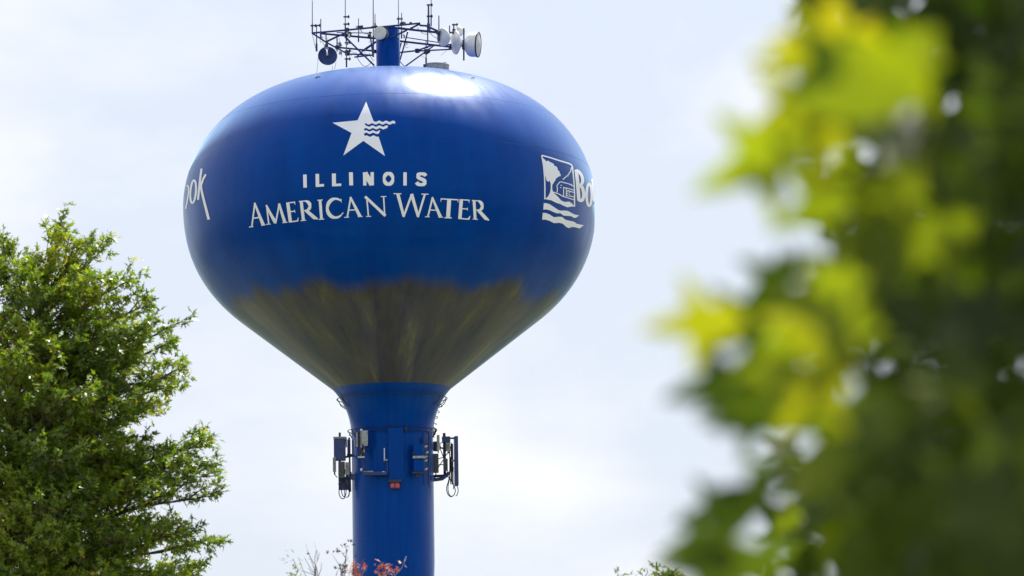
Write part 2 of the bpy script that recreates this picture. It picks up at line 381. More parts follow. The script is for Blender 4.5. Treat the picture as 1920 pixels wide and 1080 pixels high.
# --- painting on the curved tank
def surf(px, py, off=0.012):
    d = ray(px, py); o = CAM - TC
    t0 = -o.dot(d) - 14.0; prev = None
    best = None
    t = t0
    while t < t0 + 24:
        p = o + d * t; rad = math.hypot(p.x, p.y); z = p.z / U
        f = rad - (prof_r(z) * U if -430 < z < BU else -5)
        if best is None or f < best[0]: best = (f, t)
        if f < 0: break
        t += 0.1
    if t < t0 + 24:
        a, b = t - 0.1, t
        for _ in range(24):
            m_ = (a + b) / 2; p = o + d * m_
            f = math.hypot(p.x, p.y) - (prof_r(p.z / U) * U if p.z / U < BU else -5)
            if f < 0: b = m_
            else: a = m_
        t = b
    else: t = best[1]
    p = o + d * t; z = p.z / U
    z = max(min(z, BU * .97), -420); rr = prof_r(z) * U; k = math.hypot(p.x, p.y)
    dz = 1.0; sl = (prof_r(z + dz) - prof_r(z - dz)) / (2 * dz)
    n = Vector((p.x / k, p.y / k, -sl)).normalized()
    return TC + Vector((p.x / k * rr, p.y / k * rr, z * U)) + n * off
def strip(left, right, off):
    """ribbon between two equally long lists of photo points"""
    mb = MB(); n = len(left)
    for a, b in zip(left, right):
        for s_ in (0, .5, 1): mb.v.append(surf(a[0] + (b[0] - a[0]) * s_, a[1] + (b[1] - a[1]) * s_, off))
    for i in range(n - 1):
        for k in (0, 1): j = i * 3 + k; mb.f.append((j, j + 1, j + 4, j + 3))
    return mb
def ribbon(pts, hw, off=0.012, step=5.0):
    """centre line with half widths in photo pixels"""
    hws = hw if isinstance(hw, (list, tuple)) else [hw] * len(pts)
    P_ = []; H = []
    for i in range(len(pts) - 1):
        a, b = Vector(pts[i]), Vector(pts[i + 1]); k = max(1, int((b - a).length / step))
        for j in range(k): P_.append(a.lerp(b, j / k)); H.append(hws[i] + (hws[i + 1] - hws[i]) * j / k)
    P_.append(Vector(pts[-1])); H.append(hws[-1]); Lp, Rp = [], []
    for i, p in enumerate(P_):
        t = (P_[min(i + 1, len(P_) - 1)] - P_[max(i - 1, 0)]).normalized(); nn = Vector((-t.y, t.x))
        Lp.append(p + nn * H[i]); Rp.append(p - nn * H[i])
    return strip(Lp, Rp, off)
def poly(pts, off=0.012, maxlen=9.0):
    bm = bmesh.new(); vs = [bm.verts.new((p[0], p[1], 0)) for p in pts]
    for t in tessellate_polygon([[Vector((p[0], p[1], 0)) for p in pts]]):
        try: bm.faces.new([vs[i] for i in t])
        except ValueError: pass
    for _ in range(5):
        ed = [e for e in bm.edges if e.calc_length() > maxlen]
        if not ed: break
        bmesh.ops.subdivide_edges(bm, edges=ed, cuts=1); bmesh.ops.triangulate(bm, faces=bm.faces)
    bm.verts.index_update(); mb = MB()
    mb.add([surf(v.co.x, v.co.y, off) for v in bm.verts], [tuple(v.index for v in f.verts) for f in bm.faces]); bm.free(); return mb
def merge(mbs):
    o = MB()
    for m_ in mbs: o.add(m_.v, m_.f)
    return o
def z3(u, v): return (440 + u / 3.84, 170 + v / 3.84)
def z4(u, v): return (980 + u / 6.0, 270 + v / 6.0)
def z5(u, v): return (330 + u / 6.0, 270 + v / 6.0)
def decal(name, mbs, parent, label=None): 
    return obj(name, merge(mbs), m_print, parent, smooth=True, label=label)

# glyphs in a unit box, y up: list of (points, half widths)
def arc(cx, cy, rx, ry, a0, a1, n=20): return [(cx + rx * math.cos(R(a0 + (a1 - a0) * i / n)), cy + ry * math.sin(R(a0 + (a1 - a0) * i / n))) for i in range(n + 1)]
TK, TN, SF = 0.070, 0.037, 0.019
def ser(x, y, w): return ([(x - w, y), (x + w, y)], SF)
GLY = {
 'A': [([(.16, .02), (.46, .98)], [TN, TN * 1.1]), ([(.44, 1.0), (.86, .02)], [TN, TK]), ([(.26, .36), (.70, .36)], .026), ser(.13, .02, .13), ser(.87, .02, .13)],
 'M': [([(.14, .02), (.10, .97)], TN), ([(.08, .98), (.47, .06)], [TK * .55, TK]), ([(.46, .02), (.80, .97)], TN), ([(.80, .98), (.92, .02)], [TK * .7, TK]), ser(.13, .02, .11), ser(.92, .02, .12)],
 'E': [([(.28, .02), (.28, .98)], .11), ([(.16, .975), (.86, .975)], .026), ([(.16, .03), (.92, .03)], .028), ([(.34, .53), (.76, .53)], .026), ([(.84, 1.0), (.86, .84)], [.04, .012]), ([(.88, .03), (.98, .2)], [.05, .012]), ([(.76, .6), (.77, .45)], .02)],
 'R': [([(.2, .02), (.2, .98)], .078), ([(.06, .975), (.45, .975)] + arc(.42, .74, .27, .235, 85, -85, 14) + [(.3, .5)], [.024, .024] + [.03 + .045 * math.sin(math.pi * i / 14) for i in range(15)] + [.025]), ([(.42, .5), (.82, .1), (.99, .02)], [.06, .07, .02]), ser(.2, .02, .15)],
 'I': [([(.5, .02), (.5, .98)], .16), ([(.12, .98), (.88, .98)], .024), ([(.12, .02), (.88, .02)], .024)],
 'C': [(arc(.54, .5, .46, .47, 48, 312, 34), [.022 + .055 * math.sin(math.pi * i / 34) ** .8 for i in range(35)]), ([(.87, .94), (.88, .76)], [.028, .01]), ([(.86, .17), (.97, .26)], [.025, .01])],
 'N': [([(.13, .02), (.13, .95)], TN), ([(.06, 1.0), (.93, .02)], [TK * .7, TK * .8]), ([(.90, .0), (.90, .98)], TN), ser(.14, .02, .12), ser(.90, .98, .13)],
 'W': [([(.13, .97), (.30, .04)], [TK * .9, TK * .7]), ([(.29, .02), (.53, .97)], TN), ([(.52, .98), (.71, .04)], [TK * .9, TK * .7]), ([(.70, .02), (.90, .97)], TN), ser(.12, .98, .11), ser(.90, .98, .10)],
 'T': [([(.48, .02), (.48, .98)], .11), ([(.02, .965), (.98, .965)], .028), ([(.03, 1.0), (.0, .82)], [.03, .01]), ([(.97, 1.0), (1.0, .82)], [.03, .01]), ([(.26, .02), (.70, .02)], .024)],
}
SANS = {
 'I': [([(.5, 0), (.5, 1)], .42)],
 'L': [([(.21, 0), (.21, 1)], .21), ([(.40, .095), (1.0, .095)], .095)],
 'N': [([(.15, 0), (.15, 1)], .15), ([(.85, 0), (.85, 1)], .15), ([(.17, .95), (.83, .05)], .16)],
 'O': [(arc(.5, .5, .375, .395, 90, 450, 36), .11)],
 'S': [([(.90, .74), (.80, .86), (.5, .905), (.24, .85), (.18, .71), (.30, .59), (.55, .50), (.80, .40), (.86, .27), (.74, .14), (.48, .095), (.20, .15), (.08, .28)], .105)],
}
def smooth_line(pts, hw, it=2):
    hws = hw if isinstance(hw, list) else [hw] * len(pts)
    return pts, hws
def chaikin(p, n=2):
    for _ in range(n):
        q = [p[0]]
        for a, b in zip(p, p[1:]): q += [(a[0] * .75 + b[0] * .25, a[1] * .75 + b[1] * .25), (a[0] * .25 + b[0] * .75, a[1] * .25 + b[1] * .75)]
        p = q + [p[-1]]
    return p
def glyph(G, tl, tr, br, bl, tomap, parent, name='letter'):
    parts = []
    W_ = (math.dist(tl, tr) + math.dist(bl, br)) / 2; H_ = (math.dist(tl, bl) + math.dist(tr, br)) / 2
    for i, (pts, hw) in enumerate(G):
        if G is SANS['S']: pts = chaikin(pts, 2)
        hws = hw if isinstance(hw, (list, tuple)) else [hw] * len(pts)
        if len(pts) == 2:
            k = 6; pts = [(pts[0][0] + (pts[1][0] - pts[0][0]) * j / k, pts[0][1] + (pts[1][1] - pts[0][1]) * j / k) for j in range(k + 1)]; hws = [hws[0] + (hws[1] - hws[0]) * j / k for j in range(k + 1)]
        Q = []; H = []
        closed = math.dist(pts[0], pts[-1]) < 1e-6
        for x, y in pts:
            top = (tl[0] + (tr[0] - tl[0]) * x, tl[1] + (tr[1] - tl[1]) * x); bot = (bl[0] + (br[0] - bl[0]) * x, bl[1] + (br[1] - bl[1]) * x)
            Q.append(Vector((bot[0] + (top[0] - bot[0]) * y, bot[1] + (top[1] - bot[1]) * y)))
        Lp, Rp = [], []
        for j in range(len(Q)):
            a = Q[j - 1] if j else (Q[-2] if closed else Q[0]); b = Q[j + 1] if j < len(Q) - 1 else (Q[1] if closed else Q[-1])
            t = (b - a).normalized(); nn = Vector((-t.y, t.x))
            # half widths are a share of the height for near-horizontal strokes, of the width for uprights
            share = (abs(t.y) * min(W_, H_ * .85) + abs(t.x) * H_)
            Lp.append(Q[j] + nn * hws[j] * share); Rp.append(Q[j] - nn * hws[j] * share)
        # axis-aligned strokes get ends cut parallel to the baseline
        parts.append(strip([tomap(*p) for p in Lp], [tomap(*p) for p in Rp], 0.012 + 0.003 * i))
    return decal(name, parts, parent)
line1 = [('I', (492, 605), (520, 603), (522, 697), (494, 699)), ('L', (583, 600), (642, 598), (644, 689), (585, 694)),
 ('L', (701, 597), (766, 595), (768, 686), (702, 689)), ('I', (822, 589), (852, 587), (855, 681), (824, 683)),
 ('N', (924, 588), (1002, 587), (1002, 682), (926, 683)), ('O', (1066, 586), (1149, 586), (1149, 684), (1066, 684)),
 ('I', (1212, 588), (1241, 588), (1241, 683), (1212, 683)), ('S', (1302, 588), (1384, 588), (1384, 688), (1302, 688))]
lt = bpy.data.objects.new('small_lettering', None); C.objects.link(lt); lt.parent = tower; lt['label'] = 'white sans-serif word ILLINOIS'
for ch, a, b, c, d in line1: glyph(SANS[ch], a, b, c, d, z3, lt)
line2 = [('A', (92, 812), (210, 800), (224, 968), (106, 985)), ('M', (218, 822), (346, 806), (376, 950), (226, 966)),
 ('E', (358, 808), (446, 797), (466, 940), (378, 952)), ('R', (456, 795), (572, 785), (602, 926), (470, 940)),
 ('I', (590, 787), (640, 783), (652, 926), (600, 930)), ('C', (655, 778), (782, 770), (790, 914), (660, 922)),
 ('A', (776, 768), (906, 762), (922, 908), (790, 915)), ('N', (930, 763), (1088, 759), (1096, 903), (944, 909)),
 ('W', (1142, 738), (1394, 742), (1394, 915), (1142, 912)), ('A', (1366, 765), (1492, 769), (1500, 914), (1370, 910)),
 ('T', (1484, 774), (1610, 781), (1598, 920), (1478, 916)), ('E', (1604, 780), (1702, 786), (1694, 930), (1592, 922)),
 ('R', (1700, 786), (1812, 794), (1832, 936), (1706, 926))]
lt2 = bpy.data.objects.new('large_lettering', None); C.objects.link(lt2); lt2.parent = tower; lt2['label'] = 'white serif words AMERICAN WATER in a gentle arch'
for ch, a, b, c, d in line2: glyph(GLY[ch], a, b, c, d, z3, lt2)
# star with waves cut into its right arm
def wave(x0, x1, y0, y1, amp, per, ph, n): return [(x0 + (x1 - x0) * i / n, y0 + (y1 - y0) * i / n + amp * math.sin(2 * math.pi * ((x0 + (x1 - x0) * i / n) - ph) / per)) for i in range(n + 1)]
per = 50
star = [(947, 80), (998, 217)]
star += wave(1004, 1157, 221, 222, 4.8, per, 1003 + 0, 26) + [(1153, 241)] + wave(1150, 940, 241, 240, 4.8, per, 1003, 32) + [(936, 241), (944, 252)]
star += wave(955, 1105, 256, 256, 4.8, per, 1005, 26) + [(1096, 273)] + wave(1090, 932, 275, 275, 4.8, per, 1008, 26) + [(930, 280), (938, 290)]
star += wave(945, 1048, 291, 291, 4.8, per, 1008, 20) + [(1038, 310)] + wave(1030, 935, 308, 308, 4.8, per, 1010, 18) + [(931, 312), (934, 322)]
star += wave(940, 1030, 328, 328, 5, per, 1012, 16) + [(1036, 331), (1082, 471), (927, 362), (783, 467), (842, 305), (705, 232), (885, 215)]
decal('star_emblem', [poly([z3(*p) for p in star])], tower, 'white star with four waves flowing to the right')
# village emblem: frame, tree, hill, house and waves
em = bpy.data.objects.new('village_emblem', None); C.objects.link(em); em.parent = tower; em['label'] = 'white square emblem with tree, house and waves'
fr = [(212, 128)] + [(300, 152), (400, 184), (500, 214), (530, 226), (548, 238), (557, 255), (562, 300), (570, 380), (578, 470), (581, 560), (580, 705)]
decal('emblem_frame', [ribbon([z4(*p) for p in fr], 1.2, .012, 3), ribbon([z4(*p) for p in [(212, 128), (232, 240), (244, 370), (247, 480), (247, 622)]], 1.2, .014, 3)], em)
treep = [(214, 150), (240, 172), (262, 196), (285, 188), (303, 204), (330, 214), (350, 230), (352, 246), (378, 254), (390, 278), (394, 298), (412, 310), (414, 330), (427, 348), (420, 364), (398, 366), (388, 380), (372, 384), (366, 408), (352, 426), (340, 448), (330, 460), (329, 500), (336, 535), (352, 556), (390, 590), (430, 636), (470, 652), (520, 648), (550, 668), (580, 702), (540, 704), (500, 712), (455, 694), (420, 676), (370, 660), (320, 634), (250, 620), (285, 585), (305, 545), (313, 500), (312, 450), (300, 410), (290, 425), (275, 420), (262, 402), (258, 372), (243, 352), (232, 240)]
decal('emblem_tree', [poly([z4(*p) for p in treep], .016, 6)], em)
decal('emblem_hill', [ribbon([z4(*p) for p in [(549, 262), (540, 290), (538, 312), (522, 322), (520, 338), (508, 342), (508, 358), (488, 362), (482, 374), (468, 380), (462, 394), (446, 396)]], .95, .012, 2)], em)
hs = [[(420, 424), (470, 436), (520, 450), (582, 482)], [(420, 424), (398, 448), (382, 468), (388, 500), (384, 545)], [(450, 488), (520, 504), (582, 522)], [(500, 524), (582, 548)], [(456, 490), (456, 590)], [(338, 540), (400, 562), (450, 590), (500, 604), (580, 630)], [(540, 450), (548, 462)], [(486, 500), (486, 590)], [(520, 582), (582, 600)]]
decal('emblem_house', [ribbon([z4(*p) for p in h], .85, .012 + .002 * i, 3) for i, h in enumerate(hs)] + [poly([z4(x, y), z4(x + 14, y + 4), z4(x + 14, y + 14), z4(x, y + 10)], .014) for x, y in [(496, 530), (516, 536), (494, 552), (514, 558), (492, 574), (512, 580), (424, 458), (418, 484)]], em)
def band(top, bot, name):
    n = 16
    def samp(L, k): 
        x = k * (len(L) - 1); i = min(int(x), len(L) - 2); f = x - i; return (L[i][0] + (L[i + 1][0] - L[i][0]) * f, L[i][1] + (L[i + 1][1] - L[i][1]) * f)
    decal(name, [strip([z4(*samp(top, k / 40)) for k in range(41)], [z4(*samp(bot, k / 40)) for k in range(41)], .012)], em)
band([(235, 666), (265, 666), (300, 676), (345, 706), (400, 742), (430, 750), (470, 748), (510, 754), (550, 778), (580, 792), (632, 804)], [(230, 738), (262, 736), (300, 744), (340, 764), (388, 780), (420, 778), (460, 806), (500, 808), (545, 812), (575, 832), (600, 828)], 'emblem_wave')
band([(224, 774), (260, 776), (300, 792), (350, 824), (400, 818), (440, 820), (480, 852), (530, 864), (570, 872), (610, 898), (686, 914)], [(218, 850), (255, 850), (300, 864), (350, 890), (410, 886), (450, 896), (490, 934), (520, 946), (550, 932), (590, 936), (640, 950)], 'emblem_wave')
# partly seen village names at both limbs
nl = bpy.data.objects.new('village_name', None); C.objects.link(nl); nl.parent = tower; nl['label'] = 'start of a white rounded village name beside the emblem'
Bo = [(592, 284), (625, 300), (655, 325), (676, 362), (685, 410), (682, 448), (670, 470), (688, 505), (698, 560), (696, 612), (680, 650), (652, 650), (614, 630)]
Bi1 = [(622, 350), (640, 358), (652, 385), (656, 420), (648, 446), (630, 440)]; Bi2 = [(634, 482), (650, 492), (664, 520), (668, 560), (660, 596), (640, 592)]
def ringpoly(outer, inner): return [outer + [outer[0]] + [inner[0]] + inner[::-1]]
# B drawn as strokes: stem and two bowls
decal('letter', [ribbon([z4(*p) for p in [(600, 288), (612, 400), (622, 520), (630, 636)]], 3.3, .012, 3),
                 ribbon([z4(*p) for p in chaikin([(600, 296), (640, 320), (668, 370), (672, 420), (660, 456), (632, 462)])], 2.8, .015, 2),
                 ribbon([z4(*p) for p in chaikin([(632, 462), (664, 480), (682, 540), (682, 600), (664, 640), (626, 628)])], 3.1, .018, 2)], nl)
decal('letter', [ribbon([z4(*p) for p in [(745 + 29 * math.sin(a), 572 - 124 * math.cos(a)) for a in [2 * math.pi * i / 40 for i in range(41)]]], 2.3, .012, 50)], nl)
decal('letter', [ribbon([z4(*p) for p in [(776, 392), (786, 470), (794, 560), (798, 650)]], 1.7, .012, 3)], nl)
nk = bpy.data.objects.new('village_name', None); C.objects.link(nk); nk.parent = tower; nk['label'] = 'end of the same white village name on the far side'
decal('letter', [ribbon([z5(*p) for p in [(290, 278), (276, 380), (262, 500), (250, 628)]], 2.0, .012, 3), ribbon([z5(*p) for p in [(338, 342), (306, 402), (284, 470), (290, 520), (318, 640), (372, 850)]], [1.8, 1.9, 2.0, 2.2, 2.3, 2.5], .016, 3)], nk)
decal('letter', [ribbon([z5(*p) for p in [(196 + 31 * math.sin(a) - 10 * math.cos(a) * -1, 536 - 128 * math.cos(a)) for a in [2 * math.pi * i / 40 for i in range(41)]]], 1.8, .012, 50)], nk)
decal('letter', [ribbon([z5(*p) for p in chaikin([(120, 470), (142, 470), (146, 520), (134, 620), (112, 730)])], 1.3, .012, 2)], nk)

# ladder-like cable spacers: rings round neck
def ring_pts(rpx, zpx, a0=0, a1=360, n=72): return [Vector((TX + rpx * U * math.sin(R(a0 + (a1 - a0) * i / n)), TY - rpx * U * math.cos(R(a0 + (a1 - a0) * i / n)), TZ + zpx * U)) for i in range(n + (0 if a1 - a0 == 360 else 1))]
m_line = mat('dark blue rail paint', (0.004, 0.008, 0.045), 0.4)
rl = thing('safety_rail', 'thin dark wire rail ring around the flared neck just under the tank', 'rail', (TX, TY, TZ - 365 * U))
rb = MB(); rb.tube(ring_pts(102.5, -364), .022, 6, closed=True); obj('rail_ring', rb, m_line, rl)
for k in range(10):
    a = R((-100, -80, -62, 62, 80, 100, 130, 160, 200, 230)[k]); r_in = prof_r(-378) 
    b = MB(); b.tube([(TX + 102.5 * U * math.sin(a), TY - 102.5 * U * math.cos(a), TZ - 364 * U), (TX + 97 * U * math.sin(a), TY - 97 * U * math.cos(a), TZ - 374 * U), (TX + r_in * U * math.sin(a), TY - r_in * U * math.cos(a), TZ - 380 * U)], .02, 6); obj('standoff', b, m_line, rl)
rl = thing('safety_rail', 'thin dark double wire rail ring below the flare, above the shaft antennas', 'rail', (TX, TY, TZ - 428 * U))
rb = MB(); rb.tube(ring_pts(83, -423), .02, 6, closed=True); obj('rail_ring', rb, m_line, rl)
rb = MB(); rb.tube(ring_pts(80, -430), .016, 6, closed=True); obj('rail_ring', rb, m_line, rl)
for k in range(10):
    a = R((-100, -82, -64, 64, 82, 100, 130, 160, 200, 230)[k]); b = MB(); b.tube([(TX + 83 * U * math.sin(a), TY - 83 * U * math.cos(a), TZ - 423 * U), (TX + 75.4 * U * math.sin(a), TY - 75.4 * U * math.cos(a), TZ - 437 * U)], .02, 6); obj('standoff', b, m_line, rl)
#@@REST
# ------------------------------------------------------------------ gear on top of the tank
def zt(u, v, d=0.0): return at(570 + u / 5.647, v / 5.647, TY + d)
def zm(u, v, d=0.0): return at(600 + u / 4.3214, 700 + v / 4.3214, TY + d)
KT, KM = U / 5.647, U / 4.3214
def unit(p, q): return (Vector(q) - Vector(p)).normalized()
frame = thing('antenna_frame', 'blue tubular steel truss ring carrying aerials on top of the tank', 'antenna frame', (TX, TY, ctop - 1.2))
beams = [  # (u, v, depth) ends, thickness in zoom units
 [(85, 350, -.3), (450, 318, -1.0), (740, 290, -1.4)], [(85, 350, -.3), (240, 450, .5), (460, 570, 1.5)], [(190, 355, -.5), (760, 405, -.9)],
 [(240, 440, .5), (440, 345, -.8)], [(350, 500, 1.0), (745, 540, .2)], [(460, 570, 1.5), (740, 585, 1.2)], [(450, 405, -.9), (745, 695, -.3)],
 [(630, 540, 1.0), (770, 440, .3)], [(745, 292, -1.4), (1230, 245, -1.0)], [(880, 285, -1.2), (1430, 345, -.6)], [(920, 400, -.7), (1230, 252, -1.0)],
 [(1225, 268, -1.0), (1290, 272, -.9), (1430, 335, -.6)], [(980, 430, .2), (1540, 495, .3)], [(1020, 555, .9), (1200, 535, 1.4), (1380, 470, .6)],
 [(1040, 725, .2), (1380, 480, .6)], [(1200, 540, 1.4), (1590, 520, .8)], [(1100, 330, -.6), (1050, 520, .1), (1000, 690, .2)], [(1078, 395, .4), (1430, 450, .4)],
 [(232, 365, 0), (240, 500, 0)], [(350, 400, .3), (350, 545, .6)], [(535, 605, 1.3), (720, 583, 1.0)], [(345, 345, .9), (720, 350, .9)], [(1005, 640, .4), (1090, 730, .4)],
 [(1030, 450, .1), (1000, 570, .3)], [(700, 350, 1.0), (730, 600, 1.0)], [(1425, 340, -.6), (1430, 450, 0), (1560, 500, .4)], [(1340, 480, .4), (1600, 470, .4), (1690, 490, .5)], [(760, 440, .2), (640, 520, .8), (560, 600, 1.2)], [(1310, 300, -.6), (1310, 470, .3)], [(450, 320, -1.0), (450, 430, -.6)]]
bw = [17, 15, 19, 18, 17, 15, 15, 14, 17, 22, 16, 19, 20, 15, 13, 14, 13, 10, 10, 11, 14, 9, 7, 12, 12, 15, 16, 12, 11, 14]
for b_, w_ in zip(beams, bw):
    m_ = MB(); m_.tube([zt(*p) for p in b_], w_ * KT * .62, 8); obj('beam', m_, m_steel, frame)
clamps = [(190, 345, -.5), (460, 315, -1), (480, 360, -.9), (585, 290, -1.1), (700, 345, -1), (1080, 445, .2), (1295, 545, .8), (1420, 345, -.6), (1435, 440, 0), (1040, 250, -1.2), (1200, 538, 1.4), (240, 450, .5), (460, 560, 1.5), (700, 400, -.9), (1560, 500, .4), (350, 500, .9), (1130, 245, -1.1), (750, 545, .2)]
for c_ in clamps:
    m_ = MB(); s_ = rnd.uniform(.10, .2); m_.box(zt(*c_), (s_, s_, s_ * rnd.uniform(.8, 1.5)), Matrix.Rotation(rnd.uniform(0, 1.5), 3, 'Z')); obj('clamp', m_, m_dark, frame)
def loopc(a, b, sag, d, side=0.0, n=14):
    return [zt(a[0] + (b[0] - a[0]) * i / n + side * math.sin(math.pi * i / n), a[1] + (b[1] - a[1]) * i / n + sag * math.sin(math.pi * i / n), d) for i in range(n + 1)]
for a, b, s_, d, w_ in [((557, 600), (722, 650), 75, .6, 6), ((1200, 290), (1310, 360), 25, -.4, 6), ((88, 358), (132, 540), 12, -.2, 5), ((1325, 340), (1420, 410), 10, -.4, 6), ((640, 400), (700, 330), 20, -.5, 4), ((370, 400), (400, 600), 0, .3, 5), ((690, 560), (745, 640), 20, .4, 6), ((1240, 585), (1290, 615), 5, .8, 3), ((1560, 480), (1450, 585), 6, .4, 3), ((185, 400), (220, 500), 4, .1, 5), ((470, 500), (560, 560), 20, .8, 5), ((600, 320), (690, 350), 22, -.9, 5)]:
    m_ = MB(); m_.tube(loopc(a, b, s_, d), w_ * KT / 2, 6); obj('cable', m_, m_cable, frame)
for a in [((148, 610), (128, 792)), ((338, 650), (318, 735)), ((300, 700), (285, 765))]:
    m_ = MB(); m_.tube(loopc(a[0], a[1], 0, .4, 6), .009, 5); obj('cable', m_, m_cable, frame)

for _ in range(26):
    jx, jy, jd = rnd.choice([(470, 330, -1), (455, 380, -.8), (590, 290, -1.1), (700, 380, -.9), (1050, 300, -1.1), (1310, 290, -.7), (1060, 430, .1), (620, 560, 1.1), (470, 560, 1.4), (1420, 430, -.1), (1560, 490, .4), (380, 560, .6), (195, 370, -.5)])
    a = (jx + rnd.gauss(0, 14), jy + rnd.gauss(0, 14)); b = (a[0] + rnd.uniform(-55, 55), a[1] + rnd.uniform(5, 60)); m_ = MB(); m_.tube(loopc(a, b, rnd.uniform(5, 35), jd, rnd.uniform(-14, 14)), rnd.uniform(2.4, 4.6) * KT / 2, 5); obj('cable', m_, m_cable, frame)
for jx, jy, jd, mm in ((478, 380, -1, m_lgrey), (462, 345, -1, m_galv), (610, 285, -1.2, m_dark), (380, 470, .5, m_galv), (385, 560, .7, m_lgrey), (1060, 385, 0, m_galv), (690, 375, -.9, m_dark), (1000, 385, -.3, m_lgrey), (1300, 500, .6, m_steel), (455, 455, .2, m_galv), (560, 290, -1.1, m_lgrey)):
    m_ = MB(); m_.box(zt(jx, jy, jd), (rnd.uniform(.07, .16), .12, rnd.uniform(.08, .2)), Matrix.Rotation(rnd.uniform(-.4, .4), 3, 'Y')); obj('junction_box', m_, mm, frame)

def whip(label, u, v0, v1, w0, w1, d, material=m_whip, clampv=(), lean=0):
    p0, p1 = zt(u + lean, v1, d), zt(u, v0, d)
    t = thing('whip_antenna', label, 'antenna', p0, 'rod aerials on the antenna frame')
    m_ = MB(); k = 10; m_.tube([p0.lerp(p1, i / k) for i in range(k + 1)], [(w1 + (w0 - w1) * i / k) * KT / 2 for i in range(k + 1)], 8); obj('rod', m_, material, t)
    m_ = MB(); q = p0.lerp(p1, .28); m_.tube([p0 - Vector((0, 0, .02)), q], w1 * KT * .72, 8); obj('sleeve', m_, m_steel, t)
    for cv in clampv:
        q = zt(u, cv, d); m_ = MB(); m_.box(q + Vector((.06, 0, 0)), (.30, .10, .06)); m_.box(q + Vector((.16, 0, 0)), (.06, .16, .13)); obj('clamp', m_, m_dark, t)
    return t
whip('thin rod aerial standing at the far left corner of the frame', 88, 5, 352, 8, 11, -.3, m_whip, (272,))
whip('short thick stub aerial just right of the far left corner rod', 177, 200, 405, 11, 13, -.5)
whip('tall pale aerial cut off by the top edge, second long rod from left', 437, -110, 400, 8, 11, -1.0, m_whip, (178, 255))
whip('short lone rod aerial midway between the second and third tall rods', 577, 195, 440, 9, 11, -1.1, m_whip, (285,))
whip('tall brownish rod aerial just left of the round grey drum dish', 733, -160, 600, 9, 13, -1.4, m_whip, (285,))
whip('short slanted rod beside the round drum dish and the brownish rod', 752, 145, 285, 7, 12, -1.3, m_whip, (), 0)
whip('tall slim pale rod rising right behind the access tube', 1000, -120, 292, 6, 9, -.6, m_whip, (200,))
whip('short dark rod rising above the right shoulder of the access tube', 1033, 135, 405, 9, 11, -1.0, m_whip, (248,))
whip('thick paired mast holding the tall rod at the right of the frame', 1318, 45, 330, 17, 24, -.8, m_steel, (52, 172))
whip('tall rod clamped to the thick mast on the right of the frame', 1346, -150, 275, 8, 10, -.8, m_whip)
whip('short orange tipped rod beside the white open dish', 1428, 165, 430, 11, 14, -.5, m_steel, (335,))
whip('hanging post from the lower truss down to the tank roof hatch', 1293, 425, 690, 11, 13, .9, m_steel, (545,))
whip('lower hanging rod with a small crossbar under the left of the frame', 450, 400, 708, 10, 12, .4, m_whip, (450, 540, 624))
whip('short post hanging at the left corner with a wire to the corner rod', 133, 265, 540, 9, 15, -.2, m_steel, (270,))
whip('small vertical post between the white open dish and the paired dishes', 1541, 270, 360, 11, 13, -.1, m_dark, (345,))
whip('tall dark post carrying the two narrow white dishes', 1586, 250, 520, 13, 18, .1, m_dark, (262, 420))

def dish(name, label, c, axis, prof_shell, prof_face, m_shell, m_face, mount_to, extra=None, group=None):
    t = thing(name, label, 'dish antenna', c, group)
    m_ = MB(); m_.lathe(prof_shell, c, axis, 40, caps=True); obj('shell', m_, m_shell, t, sharp=40)
    if prof_face: m_ = MB(); m_.lathe(prof_face, c, axis, 40, caps=True); obj('radome', m_, m_face, t, sharp=50)
    if mount_to:
        m_ = MB(); m_.tube([c, (Vector(c) + Vector(mount_to)) / 2 + Vector((0, 0, .03)), mount_to], .05, 8); m_.box(mount_to, (.16, .16, .3)); obj('bracket', m_, m_dark, t)
    if extra: extra(t)
    return t
q = 'microwave dishes on the antenna frame'
r1 = 72 * KT
c1 = zt(803, 350, -2.2); ax1 = Vector((-.22, -.96, -.05)).normalized()
dish('drum_dish', 'round drum dish with flat grey cover facing the camera, left of the access tube', c1, ax1,
     [(r1 * .55, -.62), (r1 * .97, -.42), (r1 * 1.0, -.02), (r1 * .985, .0)], [(r1 * .975, .002), (r1 * .975, .02), (r1 * .9, .035), (r1 * .4, .045)], m_dark, m_lgrey, zt(870, 330, -1.3), None, q)
c2 = zt(250, 592, -.1); r2 = 103 * KT; ax2 = Vector((.10, -.97, .10)).normalized()
def feed(t):
    m_ = MB(); b_ = zt(240, 520, -.35); e_ = zt(246, 590, -.7); m_.tube([b_, (b_ + e_) / 2 + Vector((0, -.1, 0)), e_], [.035, .045, .05], 8); obj('feed_arm', m_, m_radio, t)
    m_ = MB(); m_.box(b_, (.17, .14, .12)); obj('feed_box', m_, m_radio, t)
dish('blue_dish', 'solid dark blue dish with small feed box hanging under the left of the frame', c2, ax2,
     [(.05, -.16), (r2 * .4, -.14), (r2 * .75, -.07), (r2, 0), (r2 * .99, .03), (r2 * .75, -.03), (r2 * .4, -.10), (.02, -.12)], None, m_steel, None, zt(238, 500, .1), feed, q)
c3 = zt(1478, 395, -.5); r3 = 96 * KT; ax3 = Vector((-.72, -.66, -.16)).normalized()
dish('open_dish', 'white cone-backed dish nearest the truss on its right side', c3, ax3,
     [(.06, -.42), (.12, -.40), (r3 * .85, -.10), (r3, 0), (r3 * .99, .05)], [(r3 * .98, .052), (r3 * .6, .10), (.03, .13)], m_white, m_white, zt(1432, 420, -.2), None, q)
c4 = zt(1612, 450, -.1); r4 = 128 * KT; ax4 = Vector((-.93, -.36, -.05)).normalized()
